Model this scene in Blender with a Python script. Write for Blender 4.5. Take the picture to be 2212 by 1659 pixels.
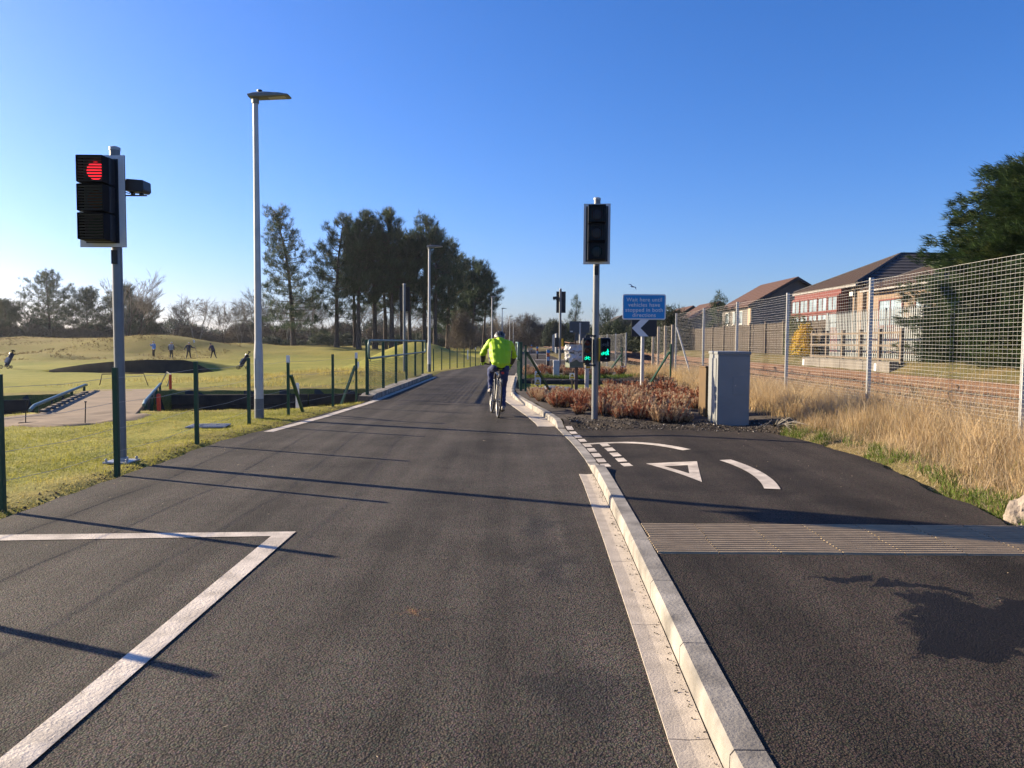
import bpy, bmesh, math, random
import numpy as np
from mathutils import Vector, Matrix, Euler
for o in list(bpy.data.objects): bpy.data.objects.remove(o)
S = bpy.context.scene
C = S.collection
# ------------------------------------------------------------------ camera, sky, sun, exposure
PITCH, ROLL = math.radians(3.15), math.radians(0.35)
cam_d = bpy.data.cameras.new('camera'); cam = bpy.data.objects.new('camera', cam_d); C.objects.link(cam)
fw = Vector((0, math.cos(PITCH), -math.sin(PITCH))); u0 = Vector((0, math.sin(PITCH), math.cos(PITCH))); r0 = Vector((1, 0, 0))
rt = r0*math.cos(ROLL) + u0*math.sin(ROLL); up = u0*math.cos(ROLL) - r0*math.sin(ROLL)
M = Matrix((rt, up, -fw)).transposed().to_4x4(); M.translation = (0, 0, 1.46)
cam.matrix_world = M
cam_d.sensor_fit = 'HORIZONTAL'; cam_d.sensor_width = 36; cam_d.lens = 36*1662/2212
cam_d.clip_start = 0.05; cam_d.clip_end = 6000
S.camera = cam
SUN_AZ, SUN_EL = math.atan2(-0.922, 0.387), math.radians(19.0)
W = bpy.data.worlds.new('World'); S.world = W; W.use_nodes = True
nt = W.node_tree; bg = nt.nodes['Background']
sky = nt.nodes.new('ShaderNodeTexSky'); sky.sky_type = 'NISHITA'; sky.sun_disc = False
sky.sun_elevation = SUN_EL; sky.sun_rotation = SUN_AZ
sky.air_density = 1.0; sky.dust_density = 0.9; sky.ozone_density = 5.0; sky.altitude = 0
wb = nt.nodes.new('ShaderNodeVectorMath'); wb.operation = 'MULTIPLY'; wb.inputs[1].default_value = (0.93, 0.92, 1.16)   # camera white balance
hs_ = nt.nodes.new('ShaderNodeHueSaturation'); hs_.inputs['Saturation'].default_value = 1.13
nt.links.new(sky.outputs[0], wb.inputs[0]); nt.links.new(wb.outputs[0], hs_.inputs['Color']); nt.links.new(hs_.outputs[0], bg.inputs[0]); bg.inputs[1].default_value = 0.068
sd = bpy.data.lights.new('sun', 'SUN'); sun = bpy.data.objects.new('sun', sd); C.objects.link(sun)
sd.energy = 5.0; sd.angle = math.radians(0.53); sd.color = (1.0, 0.825, 0.575)
sv = Vector((math.sin(SUN_AZ)*math.cos(SUN_EL), math.cos(SUN_AZ)*math.cos(SUN_EL), math.sin(SUN_EL)))
sun.rotation_euler = sv.to_track_quat('Z', 'Y').to_euler(); sun.location = (-20, 10, 30)
S.view_settings.view_transform = 'Standard'; S.view_settings.look = 'None'
S.view_settings.exposure = 1.42; S.view_settings.gamma = 1.0; S.view_settings.use_curve_mapping = False
S.render.engine = 'CYCLES'
rng = np.random.default_rng(7); random.seed(7)

# ------------------------------------------------------------------ helpers
MATS = {}
def N(nt, typ, **kw):
    n = nt.nodes.new(typ)
    for k, v in kw.items():
        if k in n.inputs.keys(): n.inputs[k].default_value = v
        else: setattr(n, k, v)
    return n
def pm(name, col, rough=0.6, var=0.15, scale=6.0, bump=0.0, bscale=60.0, metal=0.0, spec=0.4, trans=0.0, col2=None, emit=0.0, detail=4.0):
    """plain procedural material: base colour broken by noise, optional fine relief"""
    m = bpy.data.materials.new(name); m.use_nodes = True; MATS[name] = m
    t = m.node_tree; b = t.nodes['Principled BSDF']
    tc = N(t, 'ShaderNodeTexCoord')
    no = N(t, 'ShaderNodeTexNoise', Scale=scale, Detail=detail); t.links.new(tc.outputs['Object'], no.inputs['Vector'])
    mr = N(t, 'ShaderNodeMapRange'); mr.inputs[1].default_value = 0.3; mr.inputs[2].default_value = 0.7
    t.links.new(no.outputs['Fac'], mr.inputs[0])
    mx = N(t, 'ShaderNodeMix', data_type='RGBA')
    a = [c*(1-var) for c in col]; c2 = [min(1, c*(1+var)) for c in (col2 or col)]
    mx.inputs[6].default_value = (*a, 1); mx.inputs[7].default_value = (*c2, 1)
    t.links.new(mr.outputs[0], mx.inputs[0]); t.links.new(mx.outputs[2], b.inputs['Base Color'])
    b.inputs['Roughness'].default_value = rough; b.inputs['Metallic'].default_value = metal
    b.inputs['Specular IOR Level'].default_value = spec
    if emit:
        b.inputs['Emission Color'].default_value = (*col, 1); b.inputs['Emission Strength'].default_value = emit
    if bump:
        n2 = N(t, 'ShaderNodeTexNoise', Scale=bscale, Detail=3.0); t.links.new(tc.outputs['Object'], n2.inputs['Vector'])
        bp = N(t, 'ShaderNodeBump', Strength=bump, Distance=0.01); t.links.new(n2.outputs['Fac'], bp.inputs['Height'])
        t.links.new(bp.outputs[0], b.inputs['Normal'])
    if trans:
        tr = N(t, 'ShaderNodeBsdfTranslucent'); t.links.new(mx.outputs[2], tr.inputs[0])
        ms = N(t, 'ShaderNodeMixShader'); ms.inputs[0].default_value = trans
        t.links.new(b.outputs[0], ms.inputs[1]); t.links.new(tr.outputs[0], ms.inputs[2])
        t.links.new(ms.outputs[0], t.nodes['Material Output'].inputs[0])
    return m

class MB:
    def __init__(s): s.v = []; s.f = []; s.mi = []
    def add(s, vs, fs, mi=0):
        k = len(s.v); s.v += [tuple(v) for v in vs]; s.f += [tuple(i+k for i in f) for f in fs]; s.mi += [mi]*len(fs); return s
    def box(s, c, d, rz=0, R=None, mi=0):
        x, y, z = d[0]/2, d[1]/2, d[2]/2
        P = [Vector(p) for p in ((-x,-y,-z),(x,-y,-z),(x,y,-z),(-x,y,-z),(-x,-y,z),(x,-y,z),(x,y,z),(-x,y,z))]
        if R is None: R = Matrix.Rotation(rz, 3, 'Z') if rz else None
        if R is not None: P = [R @ p for p in P]
        c = Vector(c)
        return s.add([p+c for p in P], [(3,2,1,0),(4,5,6,7),(0,1,5,4),(1,2,6,5),(2,3,7,6),(3,0,4,7)], mi)
    def bar(s, a, b, w, h, mi=0):
        """box-section bar from a to b"""
        a, b = Vector(a), Vector(b); d = b-a
        q = d.to_track_quat('Y', 'Z').to_matrix()
        return s.box((a+b)/2, (w, d.length, h), R=q, mi=mi)
    def tube(s, pts, r, n=8, mi=0, cap=True):
        pts = [Vector(p) for p in pts]; k = len(pts)
        rs = list(r) if hasattr(r, '__len__') else [r]*k
        vs = []; fs = []; u = None
        for i, p in enumerate(pts):
            d = (pts[min(i+1, k-1)]-pts[max(i-1, 0)]).normalized()
            if u is None: u = d.orthogonal().normalized()
            else: u = (u-d*u.dot(d)); u = u.normalized() if u.length > 1e-6 else d.orthogonal().normalized()
            w = d.cross(u)
            for j in range(n):
                a = 2*math.pi*j/n; vs.append(p+(u*math.cos(a)+w*math.sin(a))*rs[i])
        for i in range(k-1):
            for j in range(n):
                fs.append((i*n+j, i*n+(j+1)%n, (i+1)*n+(j+1)%n, (i+1)*n+j))
        if cap: fs += [tuple(range(n-1, -1, -1)), tuple((k-1)*n+j for j in range(n))]
        return s.add(vs, fs, mi)
    def lathe(s, prof, c=(0,0,0), n=20, axis='Z', mi=0):
        c = Vector(c); vs = []; fs = []
        for (r, z) in prof:
            for j in range(n):
                a = 2*math.pi*j/n; p = (r*math.cos(a), r*math.sin(a), z)
                if axis == 'Y': p = (p[0], -p[2], p[1])
                if axis == 'X': p = (p[2], p[0], p[1])
                vs.append(c+Vector(p))
        for i in range(len(prof)-1):
            for j in range(n): fs.append((i*n+j, i*n+(j+1)%n, (i+1)*n+(j+1)%n, (i+1)*n+j))
        fs += [tuple(range(n-1, -1, -1)), tuple((len(prof)-1)*n+j for j in range(n))]
        return s.add(vs, fs, mi)
    def prism(s, poly, f, depth, mi=0):
        """polygon (u,v) extruded; f(u,v,w)->xyz with w 0..depth"""
        n = len(poly)
        vs = [f(u, v, 0) for u, v in poly]+[f(u, v, depth) for u, v in poly]
        fs = [tuple(range(n-1, -1, -1)), tuple(range(n, 2*n))]+[(i, (i+1) % n, n+(i+1) % n, n+i) for i in range(n)]
        return s.add(vs, fs, mi)
    def torus(s, c, R, r, axis='X', n=32, m=8, mi=0):
        c = Vector(c); vs = []; fs = []
        for i in range(n):
            a = 2*math.pi*i/n
            for j in range(m):
                b = 2*math.pi*j/m; q = R+r*math.cos(b); h = r*math.sin(b)
                p = (h, q*math.cos(a), q*math.sin(a)) if axis == 'X' else (q*math.cos(a), q*math.sin(a), h)
                vs.append(c+Vector(p))
        for i in range(n):
            for j in range(m): fs.append((i*m+j, ((i+1)%n)*m+j, ((i+1)%n)*m+(j+1)%m, i*m+(j+1)%m))
        return s.add(vs, fs, mi)
    def mesh(s, name, mats, smooth=False, off=None):
        me = bpy.data.meshes.new(name)
        v = s.v if off is None else [(a-off[0], b-off[1], c-off[2]) for a, b, c in s.v]
        me.from_pydata(v, [], s.f)
        for m in (mats if isinstance(mats, (list, tuple)) else [mats]): me.materials.append(MATS[m])
        if any(s.mi): me.polygons.foreach_set('material_index', s.mi)
        if smooth: me.polygons.foreach_set('use_smooth', [True]*len(me.polygons))
        bm = bmesh.new(); bm.from_mesh(me); bmesh.ops.recalc_face_normals(bm, faces=bm.faces); bm.to_mesh(me); bm.free()
        return me
def link(name, me, parent=None, loc=(0,0,0), rz=0):
    o = bpy.data.objects.new(name, me); C.objects.link(o)
    if parent is not None: o.parent = parent
    o.location = loc; o.rotation_euler = (0, 0, rz); return o
def ob(name, mb, mats, parent=None, bev=0.0, smooth=False, off=None, autos=False):
    o = link(name, mb.mesh(name, mats, smooth, off), parent)
    if bev:
        b = o.modifiers.new('bevel', 'BEVEL'); b.width = bev; b.segments = 2; b.limit_method = 'ANGLE'; b.angle_limit = math.radians(40)
    return o
def tag(o, label, cat, group=None):
    o['label'] = label; o['category'] = cat
    if group: o['group'] = group
    return o
def thing(name, label, cat, loc=(0,0,0), rz=0, group=None):
    o = bpy.data.objects.new(name, None); C.objects.link(o); o.empty_display_size = 0.2
    o.location = loc; o.rotation_euler = (0, 0, rz); return tag(o, label, cat, group)
def struct(o): o['kind'] = 'structure'; return o
def stuff(o, label=None, cat=None):
    o['kind'] = 'stuff'
    if label: o['label'] = label; o['category'] = cat
    return o
KIDS = {}
def kids(o): return [c for c in bpy.data.objects if c.parent == o]
def dup(root, loc, rz=0, label=None, scale=None):
    ks = [(c, kids(c)) for c in kids(root)]
    r = root.copy(); C.objects.link(r); r.location = loc; r.rotation_euler = (0, 0, rz)
    if scale: r.scale = scale if hasattr(scale, '__len__') else (scale,)*3
    if label: r['label'] = label
    for c, gs in ks:
        d = c.copy(); C.objects.link(d); d.parent = r
        for g in gs:
            e = g.copy(); C.objects.link(e); e.parent = d
    return r
def np_mesh(name, v, faces_tri=None, faces_quad=None, mats=('x',), mi=None, smooth=False):
    me = bpy.data.meshes.new(name)
    nt_ = 0 if faces_tri is None else len(faces_tri); nq = 0 if faces_quad is None else len(faces_quad)
    me.vertices.add(len(v)); me.vertices.foreach_set('co', np.asarray(v, np.float32).ravel())
    idx = np.concatenate([a.ravel() for a in (faces_tri, faces_quad) if a is not None and len(a)]).astype(np.int32)
    me.loops.add(len(idx)); me.loops.foreach_set('vertex_index', idx)
    me.polygons.add(nt_+nq)
    st = np.concatenate([np.arange(nt_)*3, nt_*3+np.arange(nq)*4]).astype(np.int32)
    me.polygons.foreach_set('loop_start', st)
    if mi is not None: me.polygons.foreach_set('material_index', np.asarray(mi, np.int32))
    if smooth: me.polygons.foreach_set('use_smooth', np.ones(nt_+nq, bool))
    for m in mats: me.materials.append(MATS[m])
    me.update(calc_edges=True); me.validate(); return me
def tufts(cen, k, L, w, upb=0.4, out=None, rs=rng, spread=1.0, jit=0.0):
    """k needle-like triangles from every centre; upb lifts them, out (n,3) adds a direction"""
    n = len(cen); c = np.repeat(cen, k, 0)
    d = rs.normal(size=(n*k, 3))*spread; d /= np.linalg.norm(d, axis=1)[:, None]+1e-9
    d[:, 2] += upb
    if out is not None: d += np.repeat(out, k, 0)
    d /= np.linalg.norm(d, axis=1)[:, None]+1e-9
    Ls = (np.repeat(L, k) if hasattr(L, '__len__') else L)*rs.uniform(0.6, 1.2, n*k)
    p = np.cross(d, rs.normal(size=(n*k, 3))); p /= np.linalg.norm(p, axis=1)[:, None]+1e-9
    if jit: c = c+rs.normal(size=c.shape)*jit
    a = c-p*w/2; b = c+p*w/2; m = c+d*Ls[:, None]
    v = np.stack([a, b, m], 1).reshape(-1, 3); return v, np.arange(len(v)).reshape(-1, 3)
def blades(base, h, w, lean, rs=rng, dirs=None):
    """bent grass blades: quad + tip"""
    n = len(base); az = rs.uniform(0, 2*np.pi, n) if dirs is None else dirs
    d = np.stack([np.cos(az), np.sin(az), np.zeros(n)], 1); p = np.stack([-np.sin(az), np.cos(az), np.zeros(n)], 1)
    th = rs.uniform(0, np.pi, n); p = p*np.cos(th)[:, None]+d*np.sin(th)[:, None]
    h = h[:, None]; l = (lean*rs.uniform(0.2, 1.3, n))[:, None]; w = (np.zeros(n)+w)[:, None]
    m = base+np.array([0, 0, 1.])*h*0.55+d*h*l*0.3; t = base+np.array([0, 0, 1.])*h*(1-0.3*l**2).clip(0.3)+d*h*l
    v = np.stack([base-p*w/2, base+p*w/2, m+p*w*0.4, m-p*w*0.4, t], 1).reshape(-1, 3)
    i = np.arange(n)*5
    return v, np.stack([i+3, i+2, i+4], 1), np.stack([i, i+1, i+2, i+3], 1)
def rocks(cen, r, rs=rng, flat=0.7):
    o = np.array([(1,0,0),(-1,0,0),(0,1,0),(0,-1,0),(0,0,1),(0,0,-1)], float)
    f = np.array([(0,2,4),(2,1,4),(1,3,4),(3,0,4),(2,0,5),(1,2,5),(3,1,5),(0,3,5)])
    n = len(cen); v = o[None]*rs.uniform(0.6, 1.2, (n, 6, 1))*np.asarray(r)[:, None, None]
    v = v+rs.normal(size=v.shape)*np.asarray(r)[:, None, None]*0.25
    a = rs.uniform(0, 6.28, n); ca, sa = np.cos(a)[:, None], np.sin(a)[:, None]
    x = v[:, :, 0]*ca-v[:, :, 1]*sa; y = v[:, :, 0]*sa+v[:, :, 1]*ca
    v = np.stack([x, y, v[:, :, 2]*flat], 2)+cen[:, None]
    return v.reshape(-1, 3), (f[None]+(np.arange(n)*6)[:, None, None]).reshape(-1, 3)
def lerp_poly(pts):
    xs = np.array([p[0] for p in pts], float); ys = np.array([p[1] for p in pts], float)
    return lambda t: np.interp(t, xs, ys)
def sstep(a, b, x): t = np.clip((x-a)/(b-a), 0, 1); return t*t*(3-2*t)
def vnoise(x, y, s, seed=0):
    """cheap smooth 2d value noise"""
    x = np.asarray(x, float)*s; y = np.asarray(y, float)*s
    xi = np.floor(x); yi = np.floor(y); fx = x-xi; fy = y-yi
    def hsh(a, b): v = np.sin(a*127.1+b*311.7+seed*74.7)*43758.5453; return v-np.floor(v)
    fx = fx*fx*(3-2*fx); fy = fy*fy*(3-2*fy)
    return (hsh(xi, yi)*(1-fx)+hsh(xi+1, yi)*fx)*(1-fy)+(hsh(xi, yi+1)*(1-fx)+hsh(xi+1, yi+1)*fx)*fy-0.5

# ------------------------------------------------------------------ materials
pm('paint_green', (0.012, 0.06, 0.032), 0.45, 0.15, 20)
pm('galv', (0.36, 0.37, 0.375), 0.45, 0.12, 14, metal=0.4, bump=0.02)
pm('column_grey', (0.42, 0.42, 0.41), 0.42, 0.10, 5, metal=0.15, bump=0.02)
pm('column_dark', (0.13, 0.14, 0.15), 0.5, 0.15, 9)
pm('lantern', (0.16, 0.175, 0.18), 0.45, 0.1, 9)
pm('black_plastic', (0.012, 0.014, 0.02), 0.4, 0.2, 9)
pm('black_matt', (0.006, 0.006, 0.008), 0.8, 0.2, 9, spec=0.2)
pm('board_white', (0.62, 0.63, 0.63), 0.5, 0.06, 6)
pm('pole_grey', (0.17, 0.18, 0.185), 0.4, 0.1, 7, metal=0.2)
pm('red_light', (1.0, 0.02, 0.035), 0.4, 0.0, emit=0.75)
pm('red_dark', (0.10, 0.012, 0.01), 0.15, 0.1)
pm('amber_dark', (0.12, 0.04, 0.008), 0.15, 0.1)
pm('green_dark', (0.008, 0.05, 0.03), 0.15, 0.1)
pm('green_light', (0.0, 0.75, 0.42), 0.4, 0.0, emit=0.8)
pm('dim_symbol', (0.10, 0.11, 0.11), 0.5, 0.1)
pm('yellow_plastic', (0.62, 0.40, 0.03), 0.45, 0.1)
pm('sign_blue', (0.0, 0.23, 0.54), 0.4, 0.06, 3)
pm('sign_white', (0.68, 0.70, 0.68), 0.4, 0.05, 8)
pm('sign_back', (0.075, 0.09, 0.10), 0.55, 0.12, 5)
pm('cabinet_grey', (0.20, 0.21, 0.21), 0.5, 0.08, 3, bump=0.01)
pm('cabinet_brown', (0.10, 0.06, 0.02), 0.6, 0.15, 6)
pm('seam_dark', (0.05, 0.06, 0.065), 0.7, 0.1)
pm('kerb_concrete', (0.17, 0.157, 0.138), 0.85, 0.3, 3.5, bump=0.4, bscale=70, col2=(0.28, 0.26, 0.228))
pm('channel_concrete', (0.41, 0.36, 0.30), 0.9, 0.16, 9, bump=0.3, bscale=110)
pm('marking', (0.40, 0.35, 0.29), 0.75, 0.2, 5, bump=0.6, bscale=75, col2=(0.54, 0.48, 0.41))
pm('slab', (0.31, 0.24, 0.155), 0.9, 0.16, 7, bump=0.2, bscale=120)
pm('concrete', (0.15, 0.135, 0.115), 0.9, 0.2, 2, bump=0.2, bscale=40)
pm('stone_dark', (0.05, 0.045, 0.04), 0.9, 0.4, 2.5, bump=0.5, bscale=12)
pm('deck', (0.20, 0.145, 0.095), 0.95, 0.2, 1.5, bump=0.2, bscale=60)
pm('soil', (0.05, 0.038, 0.028), 0.95, 0.4, 6, bump=0.8, bscale=30)
pm('stone_chip', (0.038, 0.032, 0.028), 0.9, 0.5, 25)
pm('stone_light', (0.32, 0.29, 0.26), 0.9, 0.3, 25)
pm('ballast', (0.030, 0.024, 0.019), 0.95, 0.35, 7, bump=0.9, bscale=22)
pm('rust', (0.105, 0.052, 0.027), 0.75, 0.25, 8)
pm('sleeper', (0.075, 0.06, 0.05), 0.9, 0.25, 6, bump=0.3)
pm('bark', (0.062, 0.047, 0.038), 0.9, 0.35, 3, bump=0.6, bscale=14)
pm('bark_pale', (0.17, 0.155, 0.135), 0.9, 0.4, 2, bump=0.4, bscale=14)
pm('twig', (0.125, 0.10, 0.082), 0.9, 0.25, 0.5)
pm('birch_twig', (0.14, 0.115, 0.095), 0.9, 0.25, 0.5)
pm('needle', (0.024, 0.050, 0.018), 0.6, 0.45, 0.55, trans=0.25, col2=(0.036, 0.062, 0.025))
pm('needle_b', (0.038, 0.058, 0.03), 0.6, 0.4, 0.5, trans=0.25)
pm('leyland', (0.026, 0.050, 0.018), 0.6, 0.45, 1.6, trans=0.2, col2=(0.042, 0.072, 0.022))
pm('leyland_gold', (0.06, 0.075, 0.02), 0.6, 0.3, 2, trans=0.25)
pm('undergrowth', (0.10, 0.08, 0.062), 0.9, 0.3, 0.2, trans=0.1)
pm('evergreen', (0.035, 0.052, 0.028), 0.7, 0.35, 0.4, trans=0.15)
pm('gorse', (0.55, 0.36, 0.02), 0.7, 0.25, 4, trans=0.2)
pm('gorse_leaf', (0.09, 0.11, 0.03), 0.7, 0.3, 4, trans=0.2)
pm('straw', (0.40, 0.27, 0.13), 0.8, 0.3, 2.2, trans=0.35, col2=(0.52, 0.38, 0.20))
pm('straw_pale', (0.50, 0.40, 0.26), 0.8, 0.25, 2.2, trans=0.35)
pm('grass_blade', (0.17, 0.205, 0.03), 0.7, 0.35, 1.2, trans=0.45, col2=(0.28, 0.255, 0.05))
pm('tussock', (0.17, 0.13, 0.055), 0.9, 0.35, 0.4, trans=0.25, col2=(0.21, 0.16, 0.065))
pm('grass_dry', (0.34, 0.285, 0.085), 0.7, 0.3, 1.2, trans=0.4)
pm('moss', (0.10, 0.15, 0.02), 0.9, 0.4, 9, trans=0.25)
pm('heather_rust', (0.34, 0.135, 0.075), 0.85, 0.3, 5, trans=0.2)
pm('heather_buff', (0.54, 0.40, 0.26), 0.85, 0.25, 5, trans=0.2)
pm('heather_dark', (0.10, 0.065, 0.04), 0.9, 0.3, 5, trans=0.1)
pm('roof_tile', (0.058, 0.037, 0.029), 0.85, 0.25, 3)
pm('roof_red', (0.082, 0.042, 0.03), 0.85, 0.15, 3)
pm('roof_dark', (0.055, 0.05, 0.05), 0.85, 0.2, 3)
pm('render_beige', (0.205, 0.15, 0.108), 0.9, 0.12, 2, bump=0.2)
pm('render_grey', (0.13, 0.12, 0.112), 0.9, 0.12, 2, bump=0.2)
pm('render_cream', (0.38, 0.28, 0.2), 0.9, 0.1, 2)
pm('frame_red', (0.135, 0.03, 0.02), 0.55, 0.12, 6)
pm('frame_white', (0.50, 0.49, 0.46), 0.5, 0.06, 6)
pm('window_glass', (0.26, 0.33, 0.38), 0.08, 0.35, 1.2, spec=0.8)
pm('timber_dark', (0.052, 0.04, 0.03), 0.9, 0.3, 4, bump=0.3)
pm('timber', (0.15, 0.12, 0.09), 0.9, 0.25, 4, bump=0.3)
pm('timber_grey', (0.26, 0.245, 0.23), 0.9, 0.25, 3, bump=0.3)
pm('pale_steel', (0.28, 0.30, 0.30), 0.5, 0.12, 4, metal=0.4)
pm('sheet_metal', (0.30, 0.32, 0.34), 0.5, 0.15, 2, metal=0.3)
pm('concrete_post', (0.36, 0.30, 0.24), 0.9, 0.2, 4)
pm('white_plastic', (0.52, 0.51, 0.49), 0.45, 0.08, 5, bump=0.2, bscale=14)
pm('white_paint', (0.75, 0.74, 0.72), 0.55, 0.08, 8)
pm('red_paint', (0.50, 0.045, 0.02), 0.5, 0.12, 8)
pm('bag_grey', (0.17, 0.18, 0.20), 0.8, 0.25, 6, bump=0.3, bscale=12)
pm('box_green', (0.11, 0.13, 0.085), 0.6, 0.15, 6)
pm('rusty_plate', (0.16, 0.075, 0.045), 0.85, 0.3, 9)
pm('post_brown', (0.13, 0.085, 0.065), 0.8, 0.2, 6)
pm('post_orange', (0.62, 0.14, 0.04), 0.5, 0.1, 6)
pm('plaque_blue', (0.03, 0.22, 0.52), 0.4, 0.1, 6)
pm('hivis', (0.36, 0.58, 0.005), 0.6, 0.08, 4, bump=0.9, bscale=11, emit=0.0)
pm('jacket_dark', (0.03, 0.028, 0.026), 0.7, 0.2, 6)
pm('denim', (0.022, 0.034, 0.10), 0.85, 0.25, 8, bump=0.2)
pm('skin', (0.50, 0.28, 0.20), 0.55, 0.08, 8)
pm('hair_grey', (0.42, 0.40, 0.38), 0.8, 0.15, 20)
pm('shoe', (0.22, 0.20, 0.18), 0.6, 0.3, 12)
pm('navy', (0.022, 0.026, 0.05), 0.8, 0.2, 5)
pm('trouser_dark', (0.022, 0.020, 0.020), 0.85, 0.2, 5)
pm('coat_blue', (0.04, 0.17, 0.45), 0.7, 0.15, 4)
pm('coat_pale', (0.33, 0.40, 0.50), 0.75, 0.15, 4)
pm('cloth_grey', (0.24, 0.26, 0.30), 0.8, 0.15, 4)
pm('purple_dark', (0.045, 0.035, 0.06), 0.8, 0.15, 4)
pm('tyre', (0.018, 0.018, 0.018), 0.8, 0.2, 30)
pm('alloy', (0.30, 0.30, 0.30), 0.35, 0.08, 9, metal=0.7)
pm('frame_black', (0.02, 0.02, 0.022), 0.3, 0.1, 5)
pm('helmet', (0.11, 0.115, 0.11), 0.4, 0.2, 5)
pm('tail_red', (0.6, 0.03, 0.02), 0.3, 0.05, 5)
pm('drain_steel', (0.22, 0.235, 0.26), 0.5, 0.12, 8, metal=0.3)
pm('wire', (0.30, 0.30, 0.29), 0.45, 0.08, 8, metal=0.4)
pm('wire_warm', (0.35, 0.345, 0.33), 0.5, 0.1, 8, metal=0.2)
pm('wire_green', (0.02, 0.08, 0.045), 0.5, 0.1, 8)

def ellipse_mask(t, vec, ells, soft=0.35):
    """union of noise-edged ellipses in ground metres -> socket 0..1"""
    out = None
    for (cx, cy, rx, ry) in ells:
        s = N(t, 'ShaderNodeVectorMath', operation='SUBTRACT'); s.inputs[1].default_value = (cx, cy, 0); t.links.new(vec, s.inputs[0])
        m = N(t, 'ShaderNodeVectorMath', operation='MULTIPLY'); m.inputs[1].default_value = (1/rx, 1/ry, 0); t.links.new(s.outputs[0], m.inputs[0])
        l = N(t, 'ShaderNodeVectorMath', operation='LENGTH'); t.links.new(m.outputs[0], l.inputs[0])
        r = N(t, 'ShaderNodeMapRange', interpolation_type='SMOOTHSTEP'); r.inputs[1].default_value = 1.0; r.inputs[2].default_value = 1.0-soft
        t.links.new(l.outputs['Value'], r.inputs[0])
        if out is None: out = r.outputs[0]
        else:
            x = N(t, 'ShaderNodeMath', operation='MAXIMUM'); t.links.new(out, x.inputs[0]); t.links.new(r.outputs[0], x.inputs[1]); out = x.outputs[0]
    return out
def asphalt(name, col, damp=(), faint=(), scuff=(), rustspots=()):
    m = bpy.data.materials.new(name); m.use_nodes = True; MATS[name] = m
    t = m.node_tree; b = t.nodes['Principled BSDF']; L = t.links.new
    tc = N(t, 'ShaderNodeTexCoord'); P = tc.outputs['Object']
    vo = N(t, 'ShaderNodeTexVoronoi', Scale=110.0); L(P, vo.inputs['Vector'])
    vf = N(t, 'ShaderNodeTexNoise', Scale=190.0, Detail=3.0); L(P, vf.inputs['Vector'])
    big = N(t, 'ShaderNodeTexNoise', Scale=0.8, Detail=5.0, Roughness=0.65); L(P, big.inputs['Vector'])
    # lengthwise streaks from traffic and the paver
    mp = N(t, 'ShaderNodeMapping'); mp.inputs['Scale'].default_value = (3.2, 0.12, 1); L(P, mp.inputs['Vector'])
    st = N(t, 'ShaderNodeTexNoise', Scale=1.0, Detail=3.0); L(mp.outputs[0], st.inputs['Vector'])
    c1 = N(t, 'ShaderNodeValToRGB'); L(vo.outputs['Distance'], c1.inputs[0])
    c1.color_ramp.elements[0].position = 0.0; c1.color_ramp.elements[0].color = tuple(c*1.6 for c in col)+(1,)
    c1.color_ramp.elements[1].position = 0.85; c1.color_ramp.elements[1].color = tuple(c*0.3 for c in col)+(1,)
    ch = N(t, 'ShaderNodeMix', data_type='RGBA', blend_type='OVERLAY'); ch.inputs[0].default_value = 0.6
    L(c1.outputs[0], ch.inputs[6]); L(vo.outputs['Color'], ch.inputs[7])
    hs = N(t, 'ShaderNodeHueSaturation', Saturation=0.5); L(ch.outputs[2], hs.inputs['Color'])
    cm = N(t, 'ShaderNodeMix', data_type='RGBA'); cm.inputs[0].default_value = 0.75; L(c1.outputs[0], cm.inputs[6]); L(hs.outputs[0], cm.inputs[7])
    ad0 = N(t, 'ShaderNodeMath', operation='ADD'); L(big.outputs['Fac'], ad0.inputs[0]); L(st.outputs['Fac'], ad0.inputs[1])
    # wheel-polished tracks run with the traffic
    sx = N(t, 'ShaderNodeSeparateXYZ'); L(P, sx.inputs[0]); wv = N(t, 'ShaderNodeMath', operation='MULTIPLY'); wv.inputs[1].default_value = 3.9; L(sx.outputs[0], wv.inputs[0])
    ws = N(t, 'ShaderNodeMath', operation='SINE'); L(wv.outputs[0], ws.inputs[0]); wm = N(t, 'ShaderNodeMath', operation='MULTIPLY'); L(ws.outputs[0], wm.inputs[0]); wm.inputs[1].default_value = 0.07
    ad = N(t, 'ShaderNodeMath', operation='ADD'); L(ad0.outputs[0], ad.inputs[0]); L(wm.outputs[0], ad.inputs[1])
    r2 = N(t, 'ShaderNodeMapRange'); r2.inputs[1].default_value = 0.7; r2.inputs[2].default_value = 1.3; r2.inputs[3].default_value = 0.45; r2.inputs[4].default_value = 1.55
    L(ad.outputs[0], r2.inputs[0])
    mu = N(t, 'ShaderNodeVectorMath', operation='SCALE'); L(cm.outputs[2], mu.inputs[0]); L(r2.outputs[0], mu.inputs['Scale'])
    colsock = mu.outputs[0]
    nz = N(t, 'ShaderNodeTexNoise', Scale=2.4, Detail=6.0, Roughness=0.62); L(P, nz.inputs['Vector'])
    nz2 = N(t, 'ShaderNodeVectorMath', operation='SUBTRACT'); nz2.inputs[1].default_value = (0.5, 0.5, 0.5); L(nz.outputs['Color'], nz2.inputs[0])
    nz3 = N(t, 'ShaderNodeVectorMath', operation='SCALE'); nz3.inputs['Scale'].default_value = 1.0; L(nz2.outputs[0], nz3.inputs[0])
    pv = N(t, 'ShaderNodeVectorMath', operation='ADD'); L(P, pv.inputs[0]); L(nz3.outputs[0], pv.inputs[1])
    rough = None
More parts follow.
